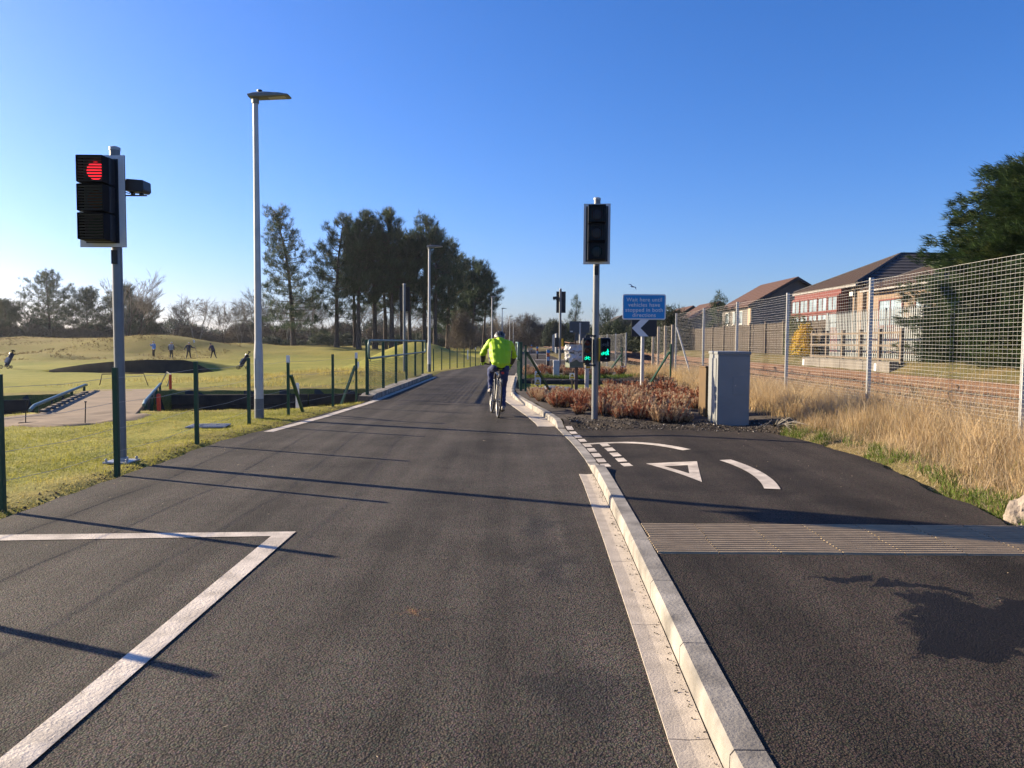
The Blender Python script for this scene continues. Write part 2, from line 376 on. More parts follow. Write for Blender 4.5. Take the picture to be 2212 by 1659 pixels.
    for ells, fac, tint in ((damp, 1.0, (0.15, 0.16, 0.18)), (faint, 0.55, (0.35, 0.36, 0.38)), (scuff, 0.75, (0.42, 0.46, 0.55)), (rustspots, 0.9, (2.4, 1.6, 1.0))):
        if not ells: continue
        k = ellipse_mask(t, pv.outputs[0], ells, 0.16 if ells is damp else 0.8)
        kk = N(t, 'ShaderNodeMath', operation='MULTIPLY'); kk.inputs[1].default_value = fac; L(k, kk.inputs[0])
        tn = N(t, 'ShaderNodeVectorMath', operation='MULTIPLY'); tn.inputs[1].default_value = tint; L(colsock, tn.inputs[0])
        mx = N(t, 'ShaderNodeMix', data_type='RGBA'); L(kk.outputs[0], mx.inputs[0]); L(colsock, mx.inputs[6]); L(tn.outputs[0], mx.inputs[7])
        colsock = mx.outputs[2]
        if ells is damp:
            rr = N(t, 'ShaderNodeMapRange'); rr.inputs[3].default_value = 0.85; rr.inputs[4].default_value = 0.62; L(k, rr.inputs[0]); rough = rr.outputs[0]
    L(colsock, b.inputs['Base Color'])
    b.inputs['Roughness'].default_value = 0.85; b.inputs['Specular IOR Level'].default_value = 0.18
    if rough: L(rough, b.inputs['Roughness'])
    sm = N(t, 'ShaderNodeMath', operation='MULTIPLY_ADD'); sm.inputs[1].default_value = -1.0; sm.inputs[2].default_value = 1.0; L(vo.outputs['Distance'], sm.inputs[0])
    s2 = N(t, 'ShaderNodeMath', operation='ADD'); L(sm.outputs[0], s2.inputs[0]); L(vf.outputs['Fac'], s2.inputs[1])
    bp = N(t, 'ShaderNodeBump', Strength=0.8, Distance=0.007); L(s2.outputs[0], bp.inputs['Height']); L(bp.outputs[0], b.inputs['Normal'])
    return m
asphalt('asphalt_road', (0.064, 0.050, 0.035), scuff=[(0.30, 3.1, 0.25, 0.5), (0.25, 4.9, 0.25, 0.6), (0.05, 2.3, 0.4, 0.3), (0.25, 6.0, 0.2, 0.6)],
        rustspots=[(-0.45, 4.05, 0.10, 0.12), (-0.25, 2.5, 0.10, 0.10)])
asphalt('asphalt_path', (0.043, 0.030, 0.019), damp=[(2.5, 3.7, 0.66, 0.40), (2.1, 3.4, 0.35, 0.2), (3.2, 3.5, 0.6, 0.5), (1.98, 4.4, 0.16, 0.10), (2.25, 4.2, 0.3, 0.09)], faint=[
        (1.6, 7.2, 0.35, 0.4), (2.3, 7.0, 0.6, 0.3), (2.9, 6.5, 0.5, 0.5), (2.4, 9.6, 0.4, 0.3), (1.6, 9.6, 0.35, 0.3), (2.9, 8.2, 0.35, 0.3), (1.35, 11.6, 0.3, 0.4)])

def turf(name, base, dry, brown, s1=0.09, s2=2.2):
    m = bpy.data.materials.new(name); m.use_nodes = True; MATS[name] = m
    t = m.node_tree; b = t.nodes['Principled BSDF']; L = t.links.new
    P = N(t, 'ShaderNodeTexCoord').outputs['Object']
    n1 = N(t, 'ShaderNodeTexNoise', Scale=s1, Detail=6.0, Roughness=0.6); L(P, n1.inputs['Vector'])
    n2 = N(t, 'ShaderNodeTexNoise', Scale=s2, Detail=6.0, Roughness=0.7); L(P, n2.inputs['Vector'])
    n3 = N(t, 'ShaderNodeTexNoise', Scale=38.0, Detail=3.0); L(P, n3.inputs['Vector'])
    at = N(t, 'ShaderNodeAttribute', attribute_name='rough')
    r1 = N(t, 'ShaderNodeMapRange'); r1.inputs[1].default_value = 0.35; r1.inputs[2].default_value = 0.68; L(n1.outputs['Fac'], r1.inputs[0])
    r2 = N(t, 'ShaderNodeMapRange'); r2.inputs[1].default_value = 0.38; r2.inputs[2].default_value = 0.7; L(n2.outputs['Fac'], r2.inputs[0])
    m1 = N(t, 'ShaderNodeMix', data_type='RGBA'); m1.inputs[6].default_value = (*base, 1); m1.inputs[7].default_value = (*dry, 1)
    ad = N(t, 'ShaderNodeMath', operation='MULTIPLY_ADD'); L(r1.outputs[0], ad.inputs[0]); ad.inputs[1].default_value = 0.6
    sc = N(t, 'ShaderNodeMath', operation='MULTIPLY'); sc.inputs[1].default_value = 0.5; L(r2.outputs[0], sc.inputs[0]); L(sc.outputs[0], ad.inputs[2])
    L(ad.outputs[0], m1.inputs[0])
    m2 = N(t, 'ShaderNodeMix', data_type='RGBA'); L(m1.outputs[2], m2.inputs[6]); m2.inputs[7].default_value = (*brown, 1)
    # tussocky, browner grass on the rough banks
    rr = N(t, 'ShaderNodeMath', operation='MULTIPLY'); L(at.outputs['Fac'], rr.inputs[0])
    rx = N(t, 'ShaderNodeMapRange'); rx.inputs[1].default_value = 0.25; rx.inputs[2].default_value = 0.6; L(n2.outputs['Fac'], rx.inputs[0])
    rx.inputs[3].default_value = 0.35; rx.inputs[4].default_value = 1.0
    L(rx.outputs[0], rr.inputs[1]); L(rr.outputs[0], m2.inputs[0])
    r3 = N(t, 'ShaderNodeMapRange'); r3.inputs[1].default_value = 0.25; r3.inputs[2].default_value = 0.75; r3.inputs[3].default_value = 0.62; r3.inputs[4].default_value = 1.35; L(n3.outputs['Fac'], r3.inputs[0])
    mu = N(t, 'ShaderNodeVectorMath', operation='SCALE'); L(m2.outputs[2], mu.inputs[0]); L(r3.outputs[0], mu.inputs['Scale'])
    L(mu.outputs[0], b.inputs['Base Color']); b.inputs['Roughness'].default_value = 0.95; b.inputs['Specular IOR Level'].default_value = 0.15
    sa = N(t, 'ShaderNodeMath', operation='MULTIPLY_ADD'); L(n3.outputs['Fac'], sa.inputs[0]); sa.inputs[1].default_value = 0.3; L(n2.outputs['Fac'], sa.inputs[2])
    bp = N(t, 'ShaderNodeBump', Strength=0.6, Distance=0.12); L(sa.outputs[0], bp.inputs['Height']); L(bp.outputs[0], b.inputs['Normal'])
turf('turf', (0.155, 0.18, 0.024), (0.335, 0.285, 0.055), (0.22, 0.16, 0.06))
turf('verge_soil', (0.085, 0.085, 0.028), (0.20, 0.145, 0.07), (0.10, 0.07, 0.045), 0.8, 6.0)

# ------------------------------------------------------------------ ground, road, path
roadL = lerp_poly([(-10,-4.15),(6,-4.15),(9,-4.17),(11.2,-4.22),(12.4,-4.0),(15.4,-3.75),(18.4,-3.5),(19.2,-3.43),(32,-3.28),(37,-3.4),(43,-2.5),(48,-1.95),(77,-1.6),(103,-1.1),(157,0.0),(300,2.2)])
KF = lerp_poly([(-10,0.60),(2.57,0.73),(3.91,0.78),(5.7,0.84),(7.75,0.895),(8.6,0.905),(9.5,0.91),(10.4,0.89),(11.4,0.85),(12.0,0.81),(12.9,0.765),(13.7,0.725),(15,0.60),(17,0.36),(19,0.12),(20.2,0.0),(21,-0.04),(23,-0.02),(26,0.05),(33.2,0.15),(34.6,0.5),(35.8,1.25),(38,1.32),(48,1.38),(77,1.7),(103,2.1),(157,3.0),(300,5.4)])
yn = lerp_poly([(-80,2),(-20,10.5),(-9.75,14.6),(-7.5,15.7),(-5.3,15.9),(-4.1,17.0),(-3.3,19.3)])
yf = lerp_poly([(-80,7.5),(-20,16),(-12.8,19.4),(-9.8,21.7),(-7.5,22),(-4.3,22.7),(-3,23)])
HILLS = [(-64,104,1.5,30,13,1),(-45,97,1.6,9,6.5,.5),(-90,92,1.1,26,16,1),(-30,110,0.5,12,5,.6),(-6.5,29,0.32,3.2,4,.75),(-7.2,56,1.5,3.4,7,.25),
         (-50,79,0.5,7,3,.6),(-52,70,0.35,10,4,.8),(-15,100,0.45,9,3,.5),(-20,128,0.7,14,5,.5)]
bt = lerp_poly([(-31.2,-.65),(-30.2,-.48),(-28.5,-.22),(-26.5,-.02),(-24.5,.09),(-22,.09),(-21.3,-.05),(-20.8,-.35),(-20,-.65)])
def ditch_w(X, Y):
    a = sstep(0.0, 0.22, Y-yn(X)); b = 1-sstep(-0.22, 0.0, Y-yf(X)); return a*b*(1-sstep(-3.75, -3.45, X))
def gh(X, Y):
    X = np.asarray(X, float); Y = np.asarray(Y, float)
    left = sstep(-4.5, -14, X)
    b = -0.66*sstep(24, 46, Y)*left; b = b*(1-sstep(88, 114, Y))
    for cx, cy, a, rx, ry, _ in HILLS: b = b+a*np.exp(-((X-cx)/rx)**2-((Y-cy)/ry)**2)
    b = b+vnoise(X, Y, .28, 3)*0.5*sstep(58, 72, Y)*sstep(-20, -34, X)*(1-sstep(118, 135, Y))
    b = b+vnoise(X, Y, 1.4, 5)*0.05*(X < -4)+vnoise(X, Y, 4.0, 9)*0.035*(X < -4)*(Y < 30)
    # bunker: stacked-turf face, fill behind it running back to the green
    t = bt(X); k = sstep(-31.3, -30.8, X)*(1-sstep(-20.5, -20.1, X))
    beh = (Y >= 51.5); b = np.where(beh, np.maximum(b, b+(t-b)*(1-sstep(0, 11, Y-51.5))*k), b-0.14*k*sstep(48.2, 50, Y))
    b = b-1.25*ditch_w(X, Y)
    # edge under the tarmac
    e = sstep(-0.10, 0.22, roadL(Y)-X)
    b = b*e+(-0.05)*(1-e)+0.012*e
    return b
def rough_attr(X, Y):
    r = np.zeros_like(X)
    for cx, cy, a, rx, ry, q in HILLS: r = np.maximum(r, q*np.exp(-(((X-cx)/rx)**2+((Y-cy)/ry)**2)*0.7))
    r = np.maximum(r, 0.7*sstep(70, 80, Y)*sstep(-24, -40, X)*(1-sstep(110, 125, Y)))
    r = np.maximum(r, 0.6*(1-sstep(0.2, 1.1, roadL(Y)-X))*(X < -3))
    r = np.maximum(r, 0.7*sstep(-.9, -.1, Y-yn(X))*(Y < yf(X)+1.5)*(X < -3.4)*(Y > 10))
    return np.clip(r, 0, 1)
xs = np.concatenate([[-1800,-1200,-800,-550,-400,-300,-240], np.arange(-200,-45,4.0), np.arange(-45,-12,.5), np.arange(-12,-3,.16), np.arange(-3,4,1.0), [6,10,20,50,120,300,700,1800]])
ys = np.concatenate([np.arange(-60,2,4.0), np.arange(2,24,.2), np.arange(24,50.5,.5), [50.5,51,51.3,51.42,51.5,51.58,51.7,52,52.4], np.arange(53,130,1.0), [133,138,145,155,170,190,220,260,320,420,600,900,1400,2200]])
GX, GY = np.meshgrid(xs, ys); GZ = gh(GX, GY)
v = np.stack([GX, GY, GZ], 2).reshape(-1, 3); nx, ny = len(xs), len(ys)
i = (np.arange(ny-1)[:, None]*nx+np.arange(nx-1)[None]).ravel(); q = np.stack([i, i+1, i+nx+1, i+nx], 1)
fc = v[q].mean(1); dz = v[q][:, :, 2].max(1)-v[q][:, :, 2].min(1)
mi = np.zeros(len(q), int); mi[(ditch_w(fc[:, 0], fc[:, 1]) > .25)] = 1
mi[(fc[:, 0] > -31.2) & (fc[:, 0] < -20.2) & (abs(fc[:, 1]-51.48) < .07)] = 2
pm('bunker_face_shaded', (0.018, 0.018, 0.014), 0.95, 0.3, 3, bump=0.6, bscale=20)  # stacked-turf face, near-black because its shade is put into the colour
me = np_mesh('ground', v, None, q, ('turf', 'stone_dark', 'bunker_face_shaded'), mi, smooth=True)
a = me.attributes.new('rough', 'FLOAT', 'POINT'); a.data.foreach_set('value', rough_attr(GX, GY).ravel().astype(np.float32))
struct(link('ground', me))

def strip(name, ysamp, fl, fr, fz, mats, ncross=1, noise=0.0):
    ysamp = np.asarray(ysamp, float); t = np.linspace(0, 1, ncross+1)
    X = fl(ysamp)[:, None]*(1-t)+fr(ysamp)[:, None]*t
    if noise: X[:, 0] += noise*vnoise(ysamp, ysamp*0, 3, 2)+noise*.6*vnoise(ysamp, ysamp*0, 11, 4)
    Y = np.repeat(ysamp[:, None], ncross+1, 1); Z = fz(X, Y)
    v = np.stack([X, Y, Z], 2).reshape(-1, 3); nx = ncross+1
    i = (np.arange(len(ysamp)-1)[:, None]*nx+np.arange(ncross)[None]).ravel(); q = np.stack([i, i+1, i+nx+1, i+nx], 1)
    return np_mesh(name, v, None, q, mats, smooth=True)
ry = np.concatenate([np.arange(-9, 50, .25), np.arange(50, 300, 5)])
struct(link('road', strip('road', ry, roadL, lambda y: KF(y)+.03, lambda X, Y: X*0, ('asphalt_road',), 6, 0.06)))
pathR = lerp_poly([(-9,3.55),(5.5,3.72),(7.3,3.98),(9.3,4.19),(10.5,4.12),(11.4,3.98),(13.2,3.9)])
def flush(Y): return sstep(8.4, 9.1, Y)*(1-sstep(12.75, 13.35, Y))
def pflush(Y): return sstep(7.4, 9.5, Y)*(1-sstep(12.3, 13.6, Y))
def pz(X, Y): return 0.10-0.092*pflush(Y)*(1-sstep(0.0, 1.6, X-(KF(Y)+.12)))
def kz(Y): return 0.108*(1-flush(Y))+0.010*flush(Y)
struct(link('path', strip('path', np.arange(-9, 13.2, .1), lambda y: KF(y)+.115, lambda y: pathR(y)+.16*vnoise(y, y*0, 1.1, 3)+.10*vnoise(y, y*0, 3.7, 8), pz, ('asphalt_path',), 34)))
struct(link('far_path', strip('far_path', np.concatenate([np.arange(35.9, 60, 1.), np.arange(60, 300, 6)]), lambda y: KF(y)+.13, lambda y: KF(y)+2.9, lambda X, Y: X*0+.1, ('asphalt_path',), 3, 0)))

# embankment carrying the railway, right of the path
ez = lerp_poly([(3.0,-.10),(3.5,.0),(3.8,.09),(4.3,.15),(5.7,.24),(6.2,.36),(12.4,.36),(13.2,.45),(14,.8),(16,.9),(400,.9)])
def bditch(X, Y): return 1.05*sstep(21.6, 22.3, Y)*(1-sstep(27.4, 28.0, Y))*(1-sstep(5.2, 5.7, X))
def eh(X, Y):
    z = ez(X)+vnoise(X, Y, 1.3, 8)*.08*((X < 6) | (X > 13)); z = z-bditch(X, Y)
    e = sstep(-.02, .25, X-pathR(Y)); return np.where(Y < 12.5, z*e-.08*(1-e), z)
xs = np.concatenate([np.arange(3.3, 6.4, .2), [7,9,11,12.4,12.8,13.2,13.6,14,15,16,20,30,60,150,400]]); ys = np.concatenate([np.arange(-10, 40, .4), np.arange(40, 310, 6)])
X, Y = np.meshgrid(xs, ys); v = np.stack([X, Y, eh(X, Y)], 2).reshape(-1, 3); nx, ny = len(xs), len(ys)
i = (np.arange(ny-1)[:, None]*nx+np.arange(nx-1)[None]).ravel(); q = np.stack([i, i+1, i+nx+1, i+nx], 1)
fc = v[q].mean(1); mi = ((fc[:, 0] > 6.1) & (fc[:, 0] < 12.9)).astype(int)
struct(link('embankment', np_mesh('embankment', v, None, q, ('verge_soil', 'ballast'), mi, smooth=True)))

# planting bed between road, path and railway fence, a ditch crossing it
bfront = lerp_poly([(0.6,13.0),(.98,12.85),(2.17,12.2),(3.1,12.02),(3.85,11.8),(4.6,11.6)])
def bh(X, Y):
    z = np.maximum(0.125+vnoise(X, Y, 2.2, 6)*.06+vnoise(X, Y, 7, 2)*.03, ez(X)+.03)-bditch(X, Y)*(1-sstep(.45,.2,X))
    return z-0.16*(1-sstep(-.02, .22, Y-bfront(X)-.12*vnoise(X, X*0, 2.5, 1)))
ys = np.arange(11.4, 35.6, .2); tt = np.linspace(0, 1, 34)
X = (KF(ys)+.12)[:, None]*(1-tt)+(4.9+0*ys)[:, None]*tt; Y = np.repeat(ys[:, None], 34, 1)
v = np.stack([X, Y, bh(X, Y)], 2).reshape(-1, 3); i = (np.arange(len(ys)-1)[:, None]*34+np.arange(33)[None]).ravel()
q = np.stack([i, i+1, i+35, i+34], 1); keep = v[q][:, :, 1].max(1) > bfront(v[q][:, :, 0].mean(1))-.35
struct(link('planting_bed', np_mesh('planting_bed', v, None, q[keep], ('soil',), smooth=True)))

# ------------------------------------------------------------------ kerbs, channels
def kerb_stone(ya, yb, face, w, top, foot=-.18, ch=.018, face_z=0.0):
    mb = MB(); n = 3; vs = []; fs = []
    ysl = np.linspace(ya, yb, n)
    for y in ysl:
        e = 0.02; tx = (face(y+e)-face(y-e))/(2*e); nrm = Vector((1, -tx, 0)).normalized(); x0 = float(face(y)); z = float(top(y))
        c = min(ch, max(0.003, z*.3))
        for (d, zz) in ((0, foot), (0.004, z-c), (c, z), (w, z), (w, foot)): vs.append((x0+nrm.x*d, y+nrm.y*d, zz))
    for k in range(n-1):
        for j in range(5): fs.append((k*5+j, k*5+(j+1) % 5, (k+1)*5+(j+1) % 5, (k+1)*5+j))
    fs += [(0,1,2,3,4), tuple((n-1)*5+j for j in (4,3,2,1,0))]
    mb.add(vs, fs); return mb
pm('joint_mortar', (0.12, 0.105, 0.09), 0.95, 0.2, 20)
def strip_under(name, a, b, face, d0, d1, top, foot=-.2):
    mb = MB(); yy = np.arange(a, b+.001, .5)
    vs = []; fs = []
    for y in yy:
        x = float(face(y)); z = float(top(y)); vs += [(x+d0, y, foot), (x+d0, y, z), (x+d1, y, z), (x+d1, y, foot)]
    for k in range(len(yy)-1):
        for j in range(4): fs.append((k*4+j, k*4+(j+1) % 4, (k+1)*4+(j+1) % 4, (k+1)*4+j))
    fs += [(0,1,2,3), tuple((len(yy)-1)*4+j for j in (3,2,1,0))]
    mb.add(vs, fs); return ob(name, mb, 'joint_mortar')
kerb = struct(strip_under('kerb', -3, 33, KF, .008, .112, lambda y: kz(y)-.014))
y = -3.0
while y < 33:
    L = .915 if y < 8 else (.62 if y < 12.6 else (.42 if y < 15.6 else .75))
    ob('kerb_stone', kerb_stone(y+.004, y+L-.004, KF, .122, lambda q: kz(q)+0.0), 'kerb_concrete', kerb); y += L
fk = struct(strip_under('far_kerb', 35.9, 150, KF, .008, .112, lambda y: .08+0*y))
y = 35.9
while y < 120:
    L = .9 if y < 60 else 6; ob('kerb_stone', kerb_stone(y+.004, y+L-.004, KF, .122, lambda q: .105), 'kerb_concrete', fk); y += L
gut = struct(strip_under('drainage_channel', -3, 8.43, lambda y: KF(y)-.156, .006, .152, lambda y: -.004+0*y))
def chan(a, b, wl, L, par):
    y = a
    while y < b-.02:
        y2 = min(y+L, b); mb = MB(); n = 3; vs = []; fs = []
        for q in np.linspace(y+.003, y2-.003, n):
            x = float(KF(q)); w = wl(q)
            for d, z in ((-w, -.06), (-w, .007), (-w*.5, .003), (-.004, .008), (-.004, -.06)): vs.append((x+d, q, z))
        for k in range(n-1):
            for j in range(5): fs.append((k*5+j, k*5+(j+1) % 5, (k+1)*5+(j+1) % 5, (k+1)*5+j))
        fs += [(0,1,2,3,4), tuple((n-1)*5+j for j in (4,3,2,1,0))]
        mb.add(vs, fs); ob('channel_block', mb, 'channel_concrete', par); y = y2
chan(-3, 8.43, lambda q: .155, 1.15, gut)
gut2 = struct(strip_under('far_drainage_channel', 13.2, 33, lambda y: KF(y)-.3, .01, .296, lambda y: -.004+0*y))
chan(13.2, 33, lambda q: .30, .5, gut2)
# parapet plinth on the golf side
PX = lambda y: -3.43+(y-19)*.010
plinth = struct(strip_under('parapet_plinth', 18.9, 31.9, lambda y: PX(y)-.36, .01, .35, lambda y: .10+0*y))
for k in range(13):
    a_, b_ = 18.9+k, 19.9+k
    tp = (lambda q: .03+.105*min(1, max(0, (q-18.9)/.45))) if k == 0 else ((lambda q: .135-.10*max(0, (q-31.4)/.5)) if k == 12 else (lambda q: .135))
    ob('kerb_stone', kerb_stone(a_+.003, b_-.003, lambda q: PX(q)-.37, .37, tp), 'kerb_concrete', plinth)

# grit lying in the channel, chips, twigs and leaf scraps on the tarmac
n = 230; yy = rng.uniform(2.2, 8.4, n); xx = KF(yy)-.012-np.abs(rng.normal(0, .028, n)); r = rng.uniform(.002, .0065, n)
v, f = rocks(np.stack([xx, yy, .008+r*.3], 1), r)
stuff(link('grit', np_mesh('grit', v, f, None, ('stone_chip',))), 'dark grit and small stones lying in the pale drainage channel', 'grit')
n = 300; yy = 2.6+rng.uniform(0, 1, n)**1.5*18; xx = np.where(rng.uniform(0, 1, n) < .45, rng.uniform(-3.8, 3.4, n), np.where(rng.uniform(0, 1, n) < .5, roadL(yy)+np.abs(rng.normal(.1, .25, n)), 3.5-np.abs(rng.normal(0, .35, n))))
ok = (abs(xx-KF(yy)-.05) > .2) & ((xx < KF(yy)) | (yy < 12)); xx, yy = xx[ok], yy[ok]
zz = np.where(xx > KF(yy), pz(xx, yy), 0)+.004
v, f = tufts(np.stack([xx, yy, zz], 1), 1, .015+.05*rng.uniform(0, 1, len(xx))**3, .008, 0.0); v[:, 2] = np.repeat(zz, 3)+rng.uniform(0, .006, len(v))
stuff(link('leaf_scraps', np_mesh('leaf_scraps', v, f, None, ('straw_pale',))), 'scattered scraps of straw and leaf on the tarmac', 'litter')

# ------------------------------------------------------------------ painted markings
def marking(poly, zf, dz=.005, label=None):
    """polygon of ground points laid as a thin sheet on the surface"""
    bm = bmesh.new(); vs = [bm.verts.new((x, y, 0)) for x, y in poly]; bm.faces.new(vs)
    bmesh.ops.triangulate(bm, faces=bm.faces)
    bmesh.ops.subdivide_edges(bm, edges=bm.edges[:], cuts=3, use_grid_fill=True)
    for q in bm.verts: q.co.z = float(zf(q.co.x, q.co.y))+dz
    bmesh.ops.recalc_face_normals(bm, faces=bm.faces)
    me = bpy.data.meshes.new('road_marking'); bm.to_mesh(me); bm.free(); me.materials.append(MATS['marking'])
    return struct(link('road_marking', me))
z0 = lambda x, y: 0.0
def strip_mark(L, R, zf, dz=.004):
    if len(L) == 2:
        q = np.linspace(0, 1, 15); L, R = [[(P[0][0]+(P[1][0]-P[0][0])*t, P[0][1]+(P[1][1]-P[0][1])*t) for t in q] for P in (L, R)]
    n = len(L); vs = [(x, y, float(zf(x, y))+dz) for x, y in L]+[(x, y, float(zf(x, y))+dz) for x, y in R]
    me = bpy.data.meshes.new('road_marking'); me.from_pydata(vs, [], [(k, n+k, n+k+1, k+1) for k in range(n-1)]); me.materials.append(MATS['marking'])
    bm = bmesh.new(); bm.from_mesh(me); bmesh.ops.recalc_face_normals(bm, faces=bm.faces)
    if bm.faces[0].normal.z < 0: bmesh.ops.reverse_faces(bm, faces=bm.faces)
    bm.to_mesh(me); bm.free()
    return struct(link('road_marking', me))
strip_mark([(-4.05, 5.45), (-1.78, 5.66)], [(-4.05, 5.63), (-1.64, 5.80)], z0)
strip_mark([(-1.785, 5.655), (-1.76, 1.0)], [(-1.64, 5.795), (-1.64, 1.0)], z0, .0065)
wl = lambda y: np.interp(y, [12.2, 14.7, 18.4, 31.3], [-3.96, -3.68, -3.42, -3.22])
yy = np.linspace(12.2, 31.3, 24)
strip_mark([(float(wl(q)), q) for q in yy], [(float(wl(q))+.16, q) for q in yy], z0)
for k in range(9):       # dashes beside the flush kerb
    yy_ = 12.86-k*.475 if k < 4 else 10.90-(k-4)*.465
    x = float(KF(yy_))+.135; w = .105; h = .29; x2 = float(KF(yy_-h))+.135
    strip_mark([(x2, yy_-h-.03), (x, yy_)], [(x2+w, yy_-h), (x+w, yy_+.03)], pz)
    if k >= 4: strip_mark([(x2+.245, yy_-h-.02), (x+.24, yy_)], [(x2+.245+.11, yy_-h), (x+.24+.11, yy_+.02)], pz)
def arc(pts, w, n=14, dz=.007):
    P = [Vector((x, y)) for x, y in pts]; out = []
    for k in range(n+1):
        t = k/n; m = len(P)-1; out.append(((1-t)**2)*P[0]+2*t*(1-t)*P[1]+t*t*P[2])
    Lp = []; Rp = []
    for k in range(n+1):
        d = (out[min(k+1, n)]-out[max(k-1, 0)]).normalized(); nn = Vector((-d.y, d.x)); Lp.append(tuple(out[k]-nn*w/2)); Rp.append(tuple(out[k]+nn*w/2))
    strip_mark(Lp, Rp, pz, dz)
arc([(1.02, 10.84), (1.78, 11.2), (2.24, 9.78)], .125)
arc([(2.48, 8.88), (2.66, 8.0), (2.43, 7.1)], .145)
tri_o = [(1.57, 8.92), (2.15, 8.86), (1.86, 7.45)]; tri_i = [(1.715, 8.60), (1.985, 8.60), (1.86, 7.98)]
for k in range(3):
    j = (k+1) % 3; strip_mark([tri_o[k], tri_o[j]], [tri_i[k], tri_i[j]], pz)
for (x0, x1, yy_) in ((1.75, 4.2, 58), (1.8, 4.2, 84)):
    m = MB(); m.add([(x0, yy_, .106), (x1, yy_, .106), (x1, yy_+.5, .106), (x0, yy_+.5, .106)], [(0,1,2,3)]); struct(ob('road_marking', m, 'white_paint'))

# tactile corduroy slabs
tac = struct(ob('tactile_paving', MB().box((2.55, 5.29, .095), (3.2, .80, .008)), 'joint_mortar'))
mb = MB().box((0, 0, -.012), (.394, .394, .022))
for k in range(8):
    yy_ = -.175+k*.05
    mb.prism([(-.014, 0), (-.011, .009), (-.005, .012), (.005, .012), (.011, .009), (.014, 0)], lambda u, v, w, yy_=yy_: (-.196+w, yy_+u, -.001+v), .392)
sm = mb.mesh('paving_slab', 'slab')
for r in range(2):
    for c in range(8):
        o = link('paving_slab', sm, tac, (1.145+.40*c+(.02 if r else 0), 5.09+.40*r, .103)); o.rotation_euler = (rng.normal(0, .004), rng.normal(0, .004), 0)
tac2 = None

# ------------------------------------------------------------------ traffic signals
def lamp_disc(mat, r, c, parent, name='lens'):
    return ob(name, MB().lathe([(r, 0), (r, .006), (r*.8, .016), (.01, .02)], c, 24, 'Y'), mat, parent, smooth=False)
def signal(name, label, loc, rz, H=3.72, bx=0.0, louvre='H', lit=True, plate=False, detector=0, front=.17, head_rz=0.0):
    bw = .53 if plate else .46
    t = thing(name, label, 'traffic light', loc, rz, 'traffic lights at the road narrowing')
    ob('pole', MB().tube([(0,0,-.1), (0,0,H)], .057, 20), 'pole_grey', t, smooth=False)
    ob('pole_cap', MB().lathe([(.062, H-.02), (.062, H+.012), (.03, H+.025)], n=20), 'galv', t)
    if plate:
        p = ob('base_plate', MB().box((0, 0, .02), (.30, .30, .02)).tube([(0,0,.02), (0,0,.07)], .075, 16), 'galv', t, bev=.004)
        for sx in (-1, 1):
            for sy in (-1, 1): ob('bolt', MB().lathe([(.016, 0), (.016, .03), (.008, .04)], (sx*.12, sy*.12, .028), 6), 'galv', p)
    zc = H-.63; R = Matrix.Rotation(head_rz, 3, 'Z')
    def W(mb):
        mb.v = [tuple(R @ Vector(q)) for q in mb.v]; return mb
    b = ob('backing_board', W(MB().box((bx, -front, zc), (bw, .012, 1.04))), 'black_plastic', t, bev=.003)
    ob('board_border', W(MB().box((bx, -front-.0075, zc), (bw-.006, .003, 1.034))), 'board_white', b)
    ob('board_panel', W(MB().box((bx, -front-.012, zc), (.38, .006, .95))), 'black_plastic', b)
    for bc, bd_ in (((bx*.5, -front*.5, zc+.40), (.05+abs(bx), front, .05)), ((bx*.5, -front*.5, zc-.40), (.05+abs(bx), front, .05)), ((0, -.062, zc-.62), (.07, .02, .16))): ob('bracket', W(MB().box(bc, bd_)), 'black_plastic', t, bev=.004)
    hb = ob('signal_head', W(MB().box((bx, -front-.07, zc+.315), (.31, .12, .306)).box((bx, -front-.07, zc), (.31, .12, .306)).box((bx, -front-.07, zc-.315), (.31, .12, .306))), 'black_plastic', t, bev=.012)
    for k, (dm, on) in enumerate((('red_dark', lit), ('amber_dark', 0), ('green_dark', 0))):
        z = zc+.315*(1-k); yf = -front-.13
        l = lamp_disc('red_light' if on else dm, .10, (bx, yf, z), t); l.data.transform(R.to_4x4())
        h = MB(); w, hh, dp = .285, .285, .15
        h.box((bx, yf-dp/2+.01, z+hh/2), (w, dp, .008)).box((bx-w/2, yf-dp/2+.01, z), (.008, dp, hh)).box((bx+w/2, yf-dp/2+.01, z), (.008, dp, hh))
        h.box((bx, yf-.07, z-hh/2), (w, .13, .008))
        ho = ob('hood', W(h), 'black_matt', t)
        m = MB()
        if louvre == 'H':
            for q in range(9):
                zz = z-.125+q*.0315; m.box((bx, yf-dp+.05, zz), (w-.02, .055, .017), R=Matrix.Rotation(math.radians(11), 3, 'X'))
        else:
            for q in range(9): m.box((bx-.125+q*.0315, yf-dp+.07, z), (.008, .11, hh-.02))
        ob('louvre', W(m), 'black_plastic', ho)
    if detector:
        s = detector; d = MB().tube([(0, 0, zc+.22), (s*.10, 0, zc+.22)], .012, 8).tube([(s*.09, 0, zc+.30), (s*.09, 0, zc+.10)], .008, 8).box((s*.22, -.0, zc+.095), (.28, .03, .012))
        d.box((s*.20, 0, zc+.125), (.03, .05, .05)).box((s*.30, 0, zc+.125), (.03, .05, .05))
        q = ob('detector_bracket', d, 'black_plastic', t)
        ob('detector', MB().prism([(-.11, -.055), (.10, -.075), (.125, -.05), (.12, .06), (-.075, .075), (-.11, .0)], lambda u, v, w: (s*(.245+u), -.10+w, zc+.195+v), .20), 'black_plastic', q, bev=.008)
        ob('cable', MB().tube([(s*.06, 0, zc+.17), (s*.11, 0, zc+.13), (s*.16, 0, zc+.12), (s*.19, 0, zc+.16)], .006, 6), 'black_matt', q)
    return t
